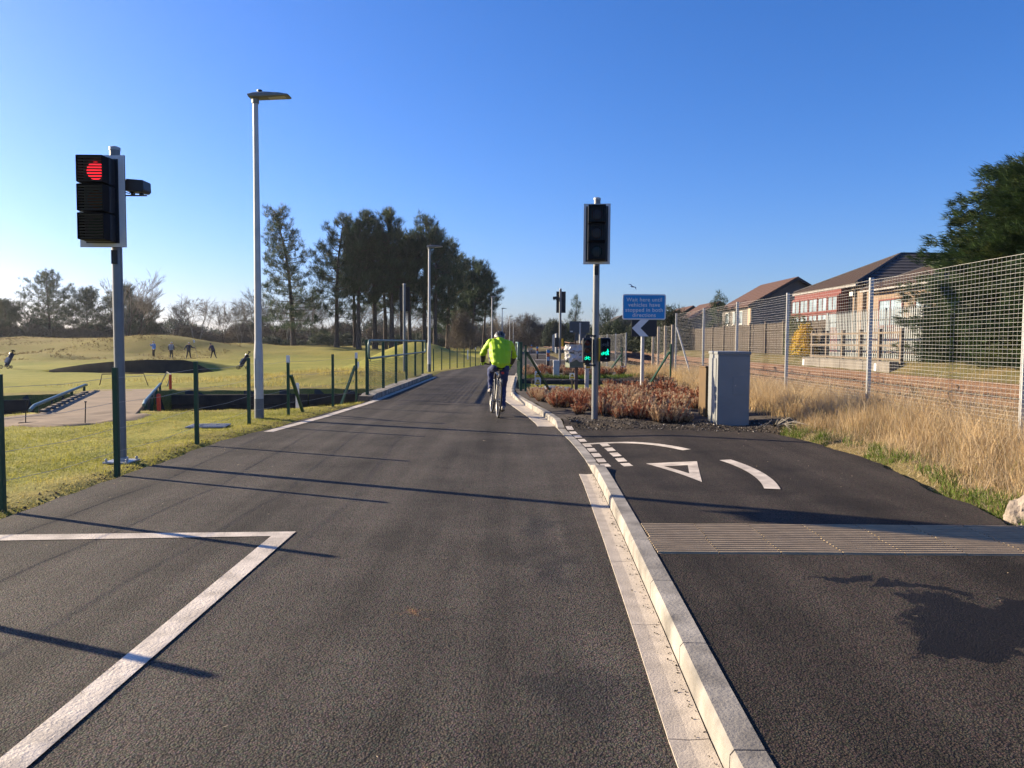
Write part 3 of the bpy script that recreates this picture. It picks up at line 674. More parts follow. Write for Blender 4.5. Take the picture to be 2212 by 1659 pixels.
s1 = signal('traffic_signal', 'traffic light showing a striped red, detector camera on its right, by the wire fence', (-4.61, 9.03, 0), 0, 3.66, -.075, 'H', True, True, 1, .15, 0.0)
s2 = signal('traffic_signal', 'dark louvred traffic light on pole with green cycle and pedestrian signals', (1.47, 13.6, .08), 0, 3.88, 0, 'V', False, False, 0, .15, math.radians(-6))
lz = None
s3 = signal('traffic_signal', 'traffic light seen from behind beyond the green golf side railing', (-4.65, 33.2, -.05), math.radians(168), 3.95, .05, 'H', False)
s4 = signal('traffic_signal', 'traffic light seen from behind with detector, beside the white pillar in the bed', (2.33, 37.6, .08), math.radians(180), 3.95, -.04, 'H', False, detector=1)
for sg, xx in ((s4, 1),):
    ob('push_button_unit', MB().box((-.13, -.02, 1.35), (.07, .17, .40)), 'yellow_plastic', sg, bev=.01)
    ob('cycle_signal', MB().box((.17, .0, 1.36), (.20, .16, .46)), 'black_plastic', sg, bev=.02)
# ---- low cycle signal and near-side pedestrian unit on the centre pole
def bike_symbol(mb, c, s, y):
    for dx in (-.5, .5): mb.torus((0,0,0), .30*s, .055*s, 'Z', 16, 4); k = 64; mb.v[-k:] = [(c[0]+q[0]+dx*s, y+q[2]*.3, c[1]+q[1]-.12*s) for q in mb.v[-k:]]
    P = lambda u, v: (c[0]+u*s, y, c[1]+v*s)
    for a, b in (((-.5,-.12), (-.22,.28)), ((-.22,.28), (.28,.28)), ((.28,.28), (.5,-.12)), ((-.22,.28), (-.02,-.12)), ((-.02,-.12), (.28,.28)), ((-.5,-.12), (-.02,-.12)), ((.28,.28), (.22,.45)), ((.22,.45), (.40,.45)), ((-.22,.28), (-.26,.42)), ((-.38,.42), (-.15,.42))):
        mb.bar(P(*a), P(*b), .06*s, .06*s)
    return mb
def walk_symbol(mb, c, s, y):
    P = lambda u, v: (c[0]+u*s, y, c[1]+v*s)
    mb.lathe([(.13*s, -.008), (.13*s, .008)], P(0, .82), 12, 'Y')
    for a, b, w in (((0,.6), (0,.05), .26), ((0,.05), (-.25,-.75), .15), ((0,.05), (.28,-.75), .15), ((.0,.55), (-.3,.05), .11), ((0,.55), (.32,.15), .11)):
        mb.bar(P(*a), P(*b), w*s, .012)
    return mb
cs = ob('cycle_signal', MB().box((-.155, -.07, 1.235), (.165, .14, .44)), 'black_plastic', s2, bev=.025)
for bc, bd_ in (((-.08, -.05, 1.49), (.16, .05, .03)), ((-.15, -.06, 1.475), (.08, .08, .05)), ((-.08, -.05, .975), (.16, .05, .03)), ((-.15, -.06, 1.0), (.08, .08, .05))): ob('bracket', MB().box(bc, bd_), 'black_plastic', cs)
for k, dm in enumerate(('red_dark', 'amber_dark', 'green_dark')):
    z = 1.365-.13*k; l = lamp_disc(dm, .047, (-.155, -.141, z), cs)
    h = MB(); n = 16; vs = []; fs = []
    for j in range(n+1):
        a_ = math.radians(-30+240*j/n); ca, sa = math.cos(a_), math.sin(a_)
        for rr, dy in ((.054, 0), (.054, -.06-.02*sa), (.050, -.06-.02*sa), (.050, 0)): vs.append((-.155+rr*ca, -.14+dy, z+rr*sa))
    for j in range(n):
        for q in range(4): fs.append((j*4+q, j*4+(q+1) % 4, (j+1)*4+(q+1) % 4, (j+1)*4+q))
    ob('visor', h.add(vs, fs), 'black_matt', cs)
ob('cycle_symbol', bike_symbol(MB(), (-.155, 1.102), .066, -.166), 'green_light', cs)
pu = ob('pedestrian_unit', MB().box((.155, -.12, 1.25), (.19, .10, .42)), 'black_plastic', s2, bev=.03)
mbp = MB().prism([(-.215, .20), (-.215, -.12), (-.20, -.19), (-.11, -.21), (-.11, .20)], lambda u, v, w: (w+.035, u+.10, 1.25+v), .05)
ob('side_cover', MB().prism([(-.165, .205), (-.04, .205), (-.04, -.205), (-.12, -.205), (-.165, -.10)], lambda u, v, w: (.045+w, u-.005, 1.25+v), .022), 'yellow_plastic', pu, bev=.004)
ob('display_panel', MB().box((.165, -.172, 1.255), (.145, .006, .36)), 'black_matt', pu)
ob('walk_symbol', walk_symbol(bike_symbol(MB(), (.135, 1.185), .062, -.177), (.195, 1.205), .062, -.177), 'green_light', pu)
ob('wait_symbol', walk_symbol(bike_symbol(MB(), (.135, 1.335), .058, -.177), (.195, 1.352), .055, -.177), 'dim_symbol', pu)
ob('push_button', MB().lathe([(.012, 0), (.012, .012), (.006, .016)], (.165, -.176, 1.10), 14, 'Y'), 'white_plastic', pu)

# ------------------------------------------------------------------ street lamps
def street_lamp(label, loc, rz=0, H=5.90):
    t = thing('street_lamp', label, 'street lamp', loc, rz, 'street lamps along the road')
    ob('column', MB().tube([(0,0,-.2), (0,0,1.2), (0,0,1.45), (0,0,H-.12)], [.082, .082, .066, .046], 18), 'column_grey', t)
    ob('column_foot', MB().lathe([(.0845, -.15), (.0845, .38)], n=18), 'column_dark', t)
    ob('access_door', MB().box((-.005, -.080, .85), (.085, .012, .55)), 'column_grey', t, bev=.004)
    # lantern: tapering shell reaching out to +X
    pr = [(-.10, -.02), (-.12, .06), (-.02, .10), (.18, .118), (.42, .105), (.60, .07), (.635, .035), (.61, .02), (.30, -.012), (.06, -.035)]
    me_ = MB(); vs = []; fs = []; n = len(pr)
    for k, w in enumerate((-.13, -.085, .085, .13)):
        sc = .55 if k in (0, 3) else 1.0
        for (u, q) in pr: vs.append((u if sc == 1 else u*.97+.0, w, H-.055+(q*sc*.72+.01*(1-sc))))
    for k in range(3):
        for j in range(n): fs.append((k*n+j, k*n+(j+1) % n, (k+1)*n+(j+1) % n, (k+1)*n+j))
    fs += [tuple(range(n)), tuple(3*n+j for j in range(n-1, -1, -1))]
    la = ob('lantern', me_.add(vs, fs), 'lantern', t, bev=.006)
    ob('spigot_clamp', MB().tube([(0,0,H-.16), (0,0,H-.06)], .064, 14), 'lantern', t)
    ob('photocell', MB().lathe([(.03, 0), (.03, .02), (.045, .03), (.045, .055), (.03, .06)], (.08, 0, H+.025), 12), 'black_plastic', la)
    ob('lens', MB().box((.40, 0, H-.058), (.30, .15, .006), R=Matrix.Rotation(math.radians(-6), 3, 'Y')), 'frame_white', la)
    return t
l1 = street_lamp('tall grey street lamp standing on the grass beside the wire fence', (-4.68, 14.2, 0))
dup(l1, (-3.9, 36.2, 0), 0, 'grey street lamp at the far end of the green golf side railing')
for k, (x, y) in enumerate(((-2.02, 76), (-1.36, 103), (-.45, 135), (.2, 160), (.75, 190), (1.2, 220))):
    dup(l1, (x, y, 0), 0, ('third', 'fourth', 'fifth', 'sixth', 'seventh', 'eighth')[k]+' street lamp along the road counted from the drain cover')

# ------------------------------------------------------------------ blue sign with chevron
sp = thing('direction_sign', 'blue wait here sign above a white chevron board on a pale post', 'sign', (3.12, 18.45, .08))
ob('post', MB().tube([(0,0,-.1), (0,0,1.95)], .045, 16), 'galv', sp)
def rrect(w, h, r, n=6):
    o = []
    for cx, cy, a0 in ((w/2-r, h/2-r, 0), (-w/2+r, h/2-r, 90), (-w/2+r, -h/2+r, 180), (w/2-r, -h/2+r, 270)):
        for k in range(n+1): a_ = math.radians(a0+90*k/n); o.append((cx+r*math.cos(a_), cy+r*math.sin(a_)))
    return o
zS = 2.225
bo = ob('sign_board', MB().prism(rrect(1.03, .605, .05), lambda u, v, w: (.015+u, -.062+w, zS+v), .014), 'sign_white', sp)
ob('sign_face', MB().prism(rrect(.975, .55, .03), lambda u, v, w: (.015+u, -.066+w, zS+v), .004), 'sign_blue', bo)
def text(body, size, loc, mat, parent, width=None, bold=.012):
    cu = bpy.data.curves.new('lettering', 'FONT'); cu.body = body; cu.size = size; cu.align_x = 'CENTER'; cu.align_y = 'CENTER'
    cu.offset = bold*size*.5; cu.extrude = .0015; cu.space_character = 1.06
    o = bpy.data.objects.new('t', cu); C.objects.link(o); bpy.context.view_layer.update()
    dg = bpy.context.evaluated_depsgraph_get(); me = bpy.data.meshes.new_from_object(o.evaluated_get(dg)); bpy.data.objects.remove(o)
    co = np.array([v.co[:] for v in me.vertices]); w = co[:, 0].max()-co[:, 0].min()
    if width: me.transform(Matrix.Scale(width/w, 4))
    me.transform(Matrix.Rotation(math.radians(90), 4, 'X')); me.transform(Matrix.Translation(loc))
    me.materials.clear(); me.materials.append(MATS[mat]); return link('lettering', me, parent)
for k, (s, w) in enumerate((('Wait here until', .845), ('vehicles have', .755), ('stopped in both', .89), ('directions', .555))):
    text(s, .13, (.015, -.0685, zS+.168-.122*k), 'sign_white', bo, w)
zC = 1.72
cb = ob('chevron_board', MB().box((.02, -.062, zC), (.60, .014, .40)), 'black_plastic', sp, bev=.003)
ob('chevron', MB().prism([(-.29, 0), (-.09, .197), (.11, .197), (-.085, 0), (.11, -.197), (-.09, -.197)], lambda u, v, w: (.02+u, -.074+w, zC+v), .005), 'sign_white', cb)
for z in (zS+.18, zS-.18, zC+.1): ob('clip', MB().box((0, -.03, z), (.11, .06, .03)), 'galv', sp)
# sign seen from the back, further on
sb = thing('sign_back', 'grey back of a two panel sign on a pale post beyond the ditch', 'sign', (3.05, 35.0, .05))
ob('post', MB().tube([(.02,-.06,.0), (.02,-.06,2.28)], .045, 12), 'galv', sb)
p_ = ob('sign_panel', MB().prism(rrect(.92, .52, .04), lambda u, v, w: (u, w, 2.09+v), .012), 'sign_back', sb)
ob('sticker', MB().box((-.36, -.004, 1.90), (.11, .003, .06)), 'sign_white', p_)
ob('channel_rail', MB().box((0, -.012, 2.22), (.84, .02, .025)).box((0, -.012, 1.93), (.84, .02, .025)), 'sign_back', p_)
ob('lower_panel', MB().prism(rrect(.50, .33, .02), lambda u, v, w: (.06+u, w, 1.64+v), .012), 'sign_back', sb)

# ------------------------------------------------------------------ cabinets
cg = thing('control_cabinet', 'grey metal control cabinet standing beside the long grass', 'cabinet', (3.61, 12.72, .05), math.radians(-3))
ob('body', MB().box((0, .1, .64), (.52, .70, 1.18)), 'cabinet_grey', cg, bev=.012)
ob('lid', MB().box((0, .1, 1.248), (.545, .725, .05)), 'cabinet_grey', cg, bev=.012)
ob('plinth', MB().box((0, .1, .02), (.50, .68, .16)), 'concrete', cg)
ob('door', MB().box((-.266, .13, .62), (.012, .58, 1.08)), 'cabinet_grey', cg, bev=.004)
ob('door_handle', MB().box((-.278, -.10, .62), (.016, .025, .14)), 'galv', cg, bev=.003)
ob('hatch', MB().box((.09, -.2525, .72), (.20, .006, .30)), 'cabinet_grey', cg, bev=.002)
ob('lock', MB().lathe([(.012, 0), (.012, .01)], (.03, -.255, .72), 10, 'Y'), 'alloy', cg)
ob('door_seam', MB().box((-.0, -.251, 1.20), (.50, .003, .006)).box((-.248, -.251, .62), (.005, .003, 1.1)), 'seam_dark', cg)
cbn = thing('brown_cabinet', 'narrow brown steel cabinet just behind the grey control cabinet', 'cabinet', (3.62, 14.1, .06))
ob('body', MB().box((.02, 0, .48), (.30, .5, .96)), 'cabinet_brown', cbn, bev=.01)
ob('cap', MB().box((.02, 0, .965), (.33, .53, .03)), 'cabinet_brown', cbn, bev=.008)
# bagged meter box on two posts
mx = thing('meter_box', 'green box under a white plastic bag and rusty plate, on posts in the bed', 'box', (1.72, 21.4, .08))
for dx, dy in ((.06, .0), (.09, .16)): ob('leg', MB().box((dx, dy, .34), (.07, .07, .75)), 'post_brown', mx)
ob('body', MB().box((.02, .1, .92), (.42, .34, .50), rz=math.radians(18)), 'box_green', mx, bev=.01)
vs = []; bag = MB()
for k in range(7):
    z = .86+.075*k; n = 28
    for j in range(n):
        a_ = 2*math.pi*j/n; sq = 1/max(abs(math.cos(a_)), abs(math.sin(a_)))**.75
        r = (.215+.03*math.sin(k*2.3+j*1.9)+.012*math.sin(j*5+k)+(.035 if k in (1, 4) else 0))*sq
        x, y_ = r*math.cos(a_)*1.06, r*math.sin(a_)*.88; c_, s_ = math.cos(.31), math.sin(.31)
        vs.append((.02+x*c_-y_*s_, .1+x*s_+y_*c_, z+.02*math.sin(j*1.3)*(k == 0)*2))
bag.add(vs, [(k*28+j, k*28+(j+1) % 28, (k+1)*28+(j+1) % 28, (k+1)*28+j) for k in range(6) for j in range(28)]+[tuple(6*28+j for j in range(28))])
ob('plastic_bag', bag, 'white_plastic', mx)
ob('top_plate', MB().box((.02, .08, 1.345), (.46, .38, .02), R=Euler((.06, .10, .32)).to_matrix()), 'rusty_plate', mx)
ob('string', MB().tube([(.02+.27*math.cos(t_*.3), .1+.25*math.sin(t_*.3), 1.13+.02*math.sin(t_)) for t_ in range(22)], .005, 5), 'black_matt', mx)
ob('notice', MB().box((-.02, -.085, .83), (.24, .006, .24), rz=math.radians(18)), 'white_plastic', mx)
# white pillars and warning plates
def warn_sign(parent, c, s):
    p = ob('sign_plate', MB().box(c, (s, .012, s*1.12)), 'white_paint', parent, bev=.002)
    y_ = c[1]-.0075
    ob('warning_triangle', MB().prism([(-.34*s, -.02*s), (.34*s, -.02*s), (0, .46*s)], lambda u, v, w: (c[0]+u, y_-w, c[2]+v), .002), 'yellow_plastic', p)
    ob('warning_text_panel', MB().box((c[0], y_, c[2]-.28*s), (s*.78, .003, s*.36)), 'yellow_plastic', p)
    ob('warning_mark', MB().prism([(-.13*s, .05*s), (.13*s, .05*s), (0, .30*s)], lambda u, v, w: (c[0]+u, y_-.003-w, c[2]+v), .002), 'black_matt', p)
    return p
def pillar(label, loc, w, h, top=True):
    t = thing('marker_pillar', label, 'pillar', loc)
    ob('body', MB().box((0, 0, h/2-.05), (w, w*.8, h-.1)), 'white_plastic', t, bev=.012); ob('cap', MB().box((0, 0, h-.07), (w*1.06, w*.86, .10)), 'white_plastic', t, bev=.02)
    return t
pillar('squat white plastic pillar among heather beyond the ditch', (1.68, 29.3, .06), .23, .72)
p2 = pillar('slim white post carrying a yellow warning plate beside the centre traffic light', (2.12, 21.8, .02), .11, .95)
warn_sign(p2, (.03, -.055, .78), .17)
for lab, loc, zs_ in (('pair of yellow warning plates on a post beside the dark ditch', (.72, 21.5, .05), (.30, .50)), ('single yellow warning plate on a stub post right of the meter box', (1.88, 24, -.02), (.42,)), ('single yellow warning plate on stub post below the mesh fence', (4.4, 30.5, .1), (.32,))):
    t = thing('warning_post', lab, 'sign', loc); ob('stub_post', MB().box((0, .02, .18), (.05, .03, .7)), 'post_brown', t)
    for z in zs_: warn_sign(t, (0, 0, z), .17)
# waymark bollards on the far path
def bollard(label, loc):
    t = thing('waymark_bollard', label, 'bollard', loc, 0, 'waymark bollards on the far path')
    ob('post', MB().box((0, 0, .5), (.15, .15, 1.0)), 'post_brown', t, bev=.008)
    ob('reflective_band', MB().box((0, 0, .70), (.156, .156, .10)).box((0, 0, .80), (.154, .154, .06)), 'post_orange', t)
    ob('round_plaque', MB().lathe([(.085, 0), (.085, .008)], (0, -.078, .91), 18, 'Y'), 'plaque_blue', t)
    q = ob('plaque', MB().box((0, -.079, .53), (.13, .008, .20)), 'plaque_blue', t); ob('plaque_print', MB().box((0, -.085, .57), (.09, .002, .04)).box((0, -.085, .50), (.09, .002, .06)), 'sign_white', q)
    ob('edge_strip', MB().box((-.079, 0, .5), (.006, .12, .99)), 'frame_white', t)
    return t
b1 = bollard('brown waymark bollard with blue plaques and orange band beside the bed', (1.80, 38.6, .08))
dup(b1, (1.98, 61, .1), 0, 'smaller waymark bollard further along the far path'); dup(b1, (2.3, 92, .1), 0, 'dark waymark bollard at the far end of the path')
# drain cover
dc = thing('drain_cover', 'ribbed steel drain cover set in the grass beside the wire fence', 'drain cover', (-5.05, 12.75, .03), math.radians(8))
m = MB().box((0, 0, 0), (.62, .50, .02))
ob('frame', m, 'drain_steel', dc, bev=.004)
rb = MB()
for k in range(15): rb.box((-.27+.0385*k, 0, .013), (.018, .44, .008))
ob('rib', rb, 'drain_steel', dc)
ob('lifting_key', MB().box((-.1, 0, .02), (.02, .16, .008)).box((.14, .05, .02), (.02, .12, .008)), 'column_dark', dc)

# ------------------------------------------------------------------ fences
def wire_fence(label, posts, h, zs_, group=None, struts=(), caps=(), psz=.05, post_mat='paint_green', base=None, r=.0022):
    o0 = (posts[0][0], posts[0][1], 0); t = thing('wire_fence', label, 'fence', o0, 0, group)
    zb = [(p[2] if len(p) > 2 else 0.0) for p in posts]
    for k, p in enumerate(posts):
        q = ob('post', MB().box((p[0]-o0[0], p[1]-o0[1], zb[k]+h/2-.15), (psz, psz, h+.3)), post_mat, t, bev=.003)
        if k in caps: ob('post_cap', MB().box((p[0]-o0[0], p[1]-o0[1], zb[k]+h-.06), (psz*1.12, psz*1.12, .14)), 'white_paint', q)
    for z in zs_:
        pts = []
        for k, p in enumerate(posts):
            pts.append((p[0]-o0[0]-psz*.55, p[1]-o0[1]-psz*.55, zb[k]+z))
            if k < len(posts)-1:
                n_ = posts[k+1]; zn = zb[k+1]; sag = -.02
                pts.append(((p[0]+n_[0])/2-o0[0], (p[1]+n_[1])/2-o0[1], (zb[k]+zn)/2+z+sag))
        ob('wire', MB().tube(pts, r, 5), 'wire', t)
    for a_, b_ in struts: ob('strut', MB().bar((a_[0]-o0[0], a_[1]-o0[1], a_[2]), (b_[0]-o0[0], b_[1]-o0[1], b_[2]), .05, .05), post_mat, t)
    return t
wire_fence('green post and wire fence running along the road beside the red traffic light',
    [(-4.42, .9), (-4.42, 2.7), (-4.4, 4.57), (-4.3, 6.43), (-4.23, 8.19), (-4.36, 10.6), (-4.47, 13.04), (-4.34, 14.9), (-3.93, 16.85), (-3.80, 18.75)], 1.16, (.25, .5, .78, 1.05),
    struts=[((-4.30, 14.95, .78), (-4.22, 15.55, -.05)), ((-3.80, 18.6, .85), (-3.98, 17.85, -.05))], caps=(7, 9))
wire_fence('green post and wire fence beside the grass mound past the far lamp',
    [(-3.80, 37.2), (-3.57, 39), (-3.26, 40.3), (-2.98, 41.7), (-2.70, 43.2), (-2.44, 44.8), (-2.20, 46.2), (-1.95, 48), (-1.95, 52), (-1.98, 57)], 1.1, (.3, .6, .95), caps=(6,))
# green parapet railings with mesh infill
def parapet(label, loc, side=1):
    t = thing('parapet_railing', label, 'railing', loc, 0); n = 6; L = 12.0; sp_ = L/(n-1)
    for k in range(n): ob('post', MB().box((0, k*sp_, .70), (.07, .09, 1.38)), 'paint_green', t, bev=.004)
    x = side*.085; rad = .14; zt, zb_ = 1.37, .92; a0, a1 = -.22, L+.22
    pts = []
    for cy, cz, s0 in ((a1-rad, zt-rad, 90), (a1-rad, zb_+rad, 0), (a0+rad, zb_+rad, -90), (a0+rad, zt-rad, -180)):
        for k in range(5): an = math.radians(s0-90*k/4); pts.append((x, cy+rad*math.cos(an), cz+rad*math.sin(an)))
    pts.append(pts[0]); ob('handrail', MB().tube(pts, .027, 10, cap=False), 'galv_rail', t, smooth=True)
    for k in range(n): ob('rail_hook', MB().tube([(side*.03, k*sp_+.02, .86), (x, k*sp_+.02, .86), (x, k*sp_+.02, .91)], .009, 6), 'paint_green', t)
    for k in range(n-1):
        m = MB(); y0, y1 = k*sp_+.05, (k+1)*sp_-.05
        for q in range(17): m.box((side*.02, (y0+y1)/2, .03+q*.05), (.007, y1-y0, .007))
        for q in range(12): yy = y0+(y1-y0)*(q+.5)/12; m.box((side*.02, yy, .43), (.007, .007, .82))
        stuff(ob('mesh_panel', m, 'wire_green', t))
    return t
pm('galv_rail', (0.10, 0.17, 0.15), 0.4, 0.1, 6, metal=0.1)
parapet('green mesh railing with looped handrail on the golf course side of the road', (-3.63, 19.25, .10), 1)
parapet('green mesh railing seen edge on beside the kerb in front of the cyclist', (.24, 20.6, .06), -1)
# cross fences along the ditch in the bed
wire_fence('green wire fence with slanted struts along the near ditch edge', [(.36, 20.5, .05), (2.42, 21.3, .05), (5.15, 25, .1)], 1.32, (.4, .75, 1.1), r=.002,
    struts=[((.40, 20.5, 1.18), (1.05, 21.3, .1)), ((5.1, 25, 1.15), (4.35, 24.4, .1))])
wire_fence('green wire fence with slanted struts along the far ditch edge', [(.40, 32.7, .05), (2.4, 32.0, .05), (4.45, 31.2, .1)], 1.15, (.35, .65, .95), r=.002,
    struts=[((.48, 32.6, 1.1), (1.2, 31.8, .1)), ((4.42, 31.2, .95), (3.75, 30.8, .1))])
# tall railway mesh fence
def mesh_fence(label, posts, h, sx, sz, wr=.0026, braces=(), mat='wire_warm', pmat='galv', psz=.06):
    o0 = posts[0]; t = thing('mesh_fence', label, 'fence', (o0[0], o0[1], 0))
    for p in posts: ob('post', MB().box((p[0]-o0[0], p[1]-o0[1], p[2]+h/2-.2), (psz, psz*.8, h+.45)), pmat, t, bev=.003)
    for p, n_ in zip(posts, posts[1:]):
        a_ = Vector((p[0]-o0[0]-psz*.6, p[1]-o0[1], p[2])); b_ = Vector((n_[0]-o0[0]-psz*.6, n_[1]-o0[1], n_[2])); L = (b_-a_).length; m = MB()
        nh = int(h/sz); nv = int(L/sx)
        for q in range(nh+1):
            z = Vector((0, 0, h-.02-q*sz)); w = .008*math.sin(q*1.7+p[1])
            pts = [a_+z, a_.lerp(b_, .33)+z+Vector((.006, 0, w-.006)), a_.lerp(b_, .66)+z+Vector((-.006, 0, -w-.006)), b_+z]
            m.tube(pts, wr*(1.4 if q == 0 else 1), 4, cap=False)
        for q in range(nv+1):
            c = a_.lerp(b_, q/max(1, nv)); j = .006*math.sin(q*2.1)
            m.tube([c+Vector((0, 0, h-.02)), c+Vector((0, j, h*.5)), c+Vector((0, 0, h-.02-nh*sz))], wr*.85, 3, cap=False)
        stuff(ob('mesh_panel', m, mat, t))
    for a_, b_ in braces: ob('brace', MB().bar((a_[0]-o0[0], a_[1]-o0[1], a_[2]), (b_[0]-o0[0], b_[1]-o0[1], b_[2]), .045, .045), pmat, t)
    return t
FP = [(5.62, 1.0, .12), (5.64, 4.8, .12), (5.66, 8.5, .12), (5.68, 12.25, .12), (5.72, 16.05, .12), (5.74, 19.7, .12), (5.78, 23.3, .12), (5.82, 27.4, .12)]
mesh_fence('tall galvanised wire mesh fence separating the path from the railway', FP, 2.36, .082, .05, .0019, braces=[((5.80, 27.2, 2.0), (5.79, 24.6, .2))])
mesh_fence('low weathered mesh fence on concrete posts behind the sign and green strut', [(5.95, 28.6, .1), (6.0, 30.2, .1), (6.05, 31.9, .1), (6.1, 33.4, .1)], 2.0, .25, .055, .0024, mat='wire_warm', pmat='concrete_post', psz=.09)
mesh_fence('grey mesh fence running from the ditch towards the far houses', [(4.86, 32.9, .1), (4.9, 36.5, .1), (4.93, 40, .1), (4.96, 44, .1), (5.0, 49, .1), (5.1, 55, .1), (5.2, 62, .1)], 1.75, .16, .05, .003, mat='wire_warm')

# ------------------------------------------------------------------ railway
def track(label, xc):
    t = thing('railway_track', label, 'railway track', (xc, 4, .36))
    pr = [(-.07, 0), (.07, 0), (.07, .012), (.012, .03), (.012, .105), (.036, .115), (.036, .15), (-.036, .15), (-.036, .115), (-.012, .105), (-.012, .03), (-.07, .012)]
    for s in (-1, 1): ob('rail', MB().prism(pr, lambda u, v, w, s=s: (s*.7525+u, w-10, .02+v), 190), 'rust', t)
    sm = MB().box((0, 0, -.06), (2.5, .25, .14)).mesh('sleeper', 'sleeper')
    for k in range(95): link('sleeper', sm, t, (0, k*.65-2, 0))
track('rusty railway track nearest the tall mesh fence', 7.75); track('rusty railway track beside the concrete platform edge', 11.1)
n = 9000; yy = 6+rng.uniform(0, 1, n)**1.4*60; xx = rng.uniform(6.1, 12.7, n); r = rng.uniform(.025, .06, n)
v, f = rocks(np.stack([xx, yy, .37+r*.2+.03*vnoise(xx, yy, 2)], 1), r)
stuff(link('ballast_stones', np_mesh('ballast_stones', v, f, None, ('ballast',))), 'brown ballast stones around the railway tracks', 'ballast')
pw = thing('platform_edge', 'low concrete platform edge with white marker plates beyond the tracks', 'wall', (13.3, 27, .36))
for k in range(4): ob('concrete_block', MB().box((.1, 1+k*2.05, .22), (.35, 2.03, .50)), 'concrete', pw, bev=.02)
for k, y_ in enumerate((1.0, 7.9)): ob('marker_plate', MB().box((-.085, y_, .25), (.012, .16, .26)), 'white_paint', pw)

# ------------------------------------------------------------------ houses along the railway
def slope_tiles(par, e0, e1, r0, r1, nrow, tw, mat, name='roof_tile', courses=False):
    """tiles laid on the roof plane eave e0-e1 / ridge r0-r1 (r may be shorter: hip)"""
    e0, e1, r0, r1 = map(Vector, (e0, e1, r0, r1)); nrm = (e1-e0).cross(r0-e0).normalized()
    if nrm.z < 0: nrm = -nrm
    sl = ((r0+r1)/2-(e0+e1)/2); th = sl.length/nrow; ud = (e1-e0).normalized(); vd = nrm.cross(ud).normalized()
    if vd.z < 0: vd = -vd
    R = Matrix((ud, vd, nrm)).transposed()
    if not courses:
        tm = MB(); prof = [(-tw/2, 0), (-tw*.3, .035), (-tw*.05, .03), (tw*.15, -.002), (tw/2, .0)]
        vs = [(u, -th*.55, q+.028) for u, q in prof]+[(u, th*.5, q) for u, q in prof]+[(u, -th*.55, q-.005) for u, q in prof]
        tm.add(vs, [(k, k+1, k+6, k+5) for k in range(4)]+[(k+10, k+11, k+1, k) for k in range(4)])
        tm = tm.mesh('roof_tile', mat)
    for r in range(nrow):
        t = (r+.5)/nrow; a = e0.lerp(r0, t); b = e1.lerp(r1, t); L = (b-a).length
        if courses:
            o = ob('tile_course', MB().box((0, 0, 0), (L, th*1.08, .03), R=R @ Matrix.Rotation(-.06, 3, 'X')), mat, par); o.location = (a+b)/2+nrm*.03; continue
        n = int(L/tw)
        for c in range(n):
            o = link(name, tm, par); o.matrix_local = Matrix.Translation(a+(b-a)*((c+.5)/max(1, n))+nrm*.025) @ R.to_4x4()
def win(par, c, w, h, nx, nz, fm, face='-X', d=.06):
    """window with frame, bars and a pane set in; face -X or -Y"""
    T = (lambda u, v, q: (c[0]-q, c[1]+u, c[2]+v)) if face == '-X' else (lambda u, v, q: (c[0]+u, c[1]-q, c[2]+v))
    def bx(mb, u, v, q, du, dv, dq):
        return mb.box(T(u, v, q), (dq, du, dv) if face == '-X' else (du, dq, dv))
    wo = ob('window', bx(bx(bx(bx(MB(), 0, h/2-.04, d/2, w, .08, d), 0, -h/2+.04, d/2, w, .08, d), -w/2+.04, 0, d/2, .08, h-.16, d), w/2-.04, 0, d/2, .08, h-.16, d), fm, par)
    for k in range(nx):
        for j in range(nz):
            pw_, ph = (w-.16)/nx, (h-.16)/nz
            ob('pane', bx(MB(), -w/2+.08+pw_*(k+.5), -h/2+.08+ph*(j+.5), .022, pw_-.03, ph-.03, .012), 'window_glass', wo)
    m = MB()
    for k in range(1, nx): bx(m, -w/2+.08+(w-.16)*k/nx, 0, .034, .06, h-.16, .04)
    for j in range(1, nz): bx(m, 0, -h/2+.08+(h-.16)*j/nz, .0345, w-.16, .05, .039)
    if nx+nz > 2: ob('glazing_bar', m, fm, wo)
    ob('sill', bx(MB(), 0, -h/2-.03, d*.8, w+.1, .06, d*1.6), fm, wo)
    return wo
# the beige house with red window frames: hipped end towards the railway
h1 = thing('brick_house', 'beige house with hipped brown tiled roof and red framed sun room windows', 'house', (20, 44.5, .8))
ob('wall', MB().box((4.2, 4.6, 2.05), (8.0, 9.0, 4.1)), 'render_beige', h1)
ob('wall', MB().box((3.6, -3.6, 1.85), (6.4, 7.4, 3.7)), 'render_beige', h1)
ap, rb = (4.6, 4.6, 6.35), (9.6, 4.6, 6.35)
rf = ob('roof', MB().add([(-.35,-.3,4.1), (-.35,9.5,4.1), (9.6,9.5,4.1), (9.6,-.3,4.1), ap, rb], [(0,1,4), (0,4,5,3), (1,2,5,4), (2,3,5), (0,3,2,1)]), 'roof_tile', h1)
slope_tiles(rf, (-.35,9.5,4.1), (-.35,-.3,4.1), ap, (4.6,4.59,6.35), 14, .34, 'roof_tile')
slope_tiles(rf, (-.35,-.3,4.1), (9.6,-.3,4.1), ap, rb, 10, .5, 'roof_dark', courses=True)
for a_, b_ in (((-.35,-.3,4.15), ap), ((-.35,9.5,4.15), ap), (ap, rb)): ob('ridge_tile', MB().tube([a_, b_], .11, 6), 'roof_dark', rf)
ap2, rb2 = (3.0,-3.9,5.15), (7, -3.9, 5.15)
rf2 = ob('roof', MB().add([(-.1,-7.6,3.7), (-.1,-.31,3.7), (7,-.31,3.7), (7,-7.6,3.7), ap2, rb2], [(0,1,4), (0,4,5,3), (1,2,5,4), (2,3,5), (0,3,2,1)]), 'roof_tile', h1)
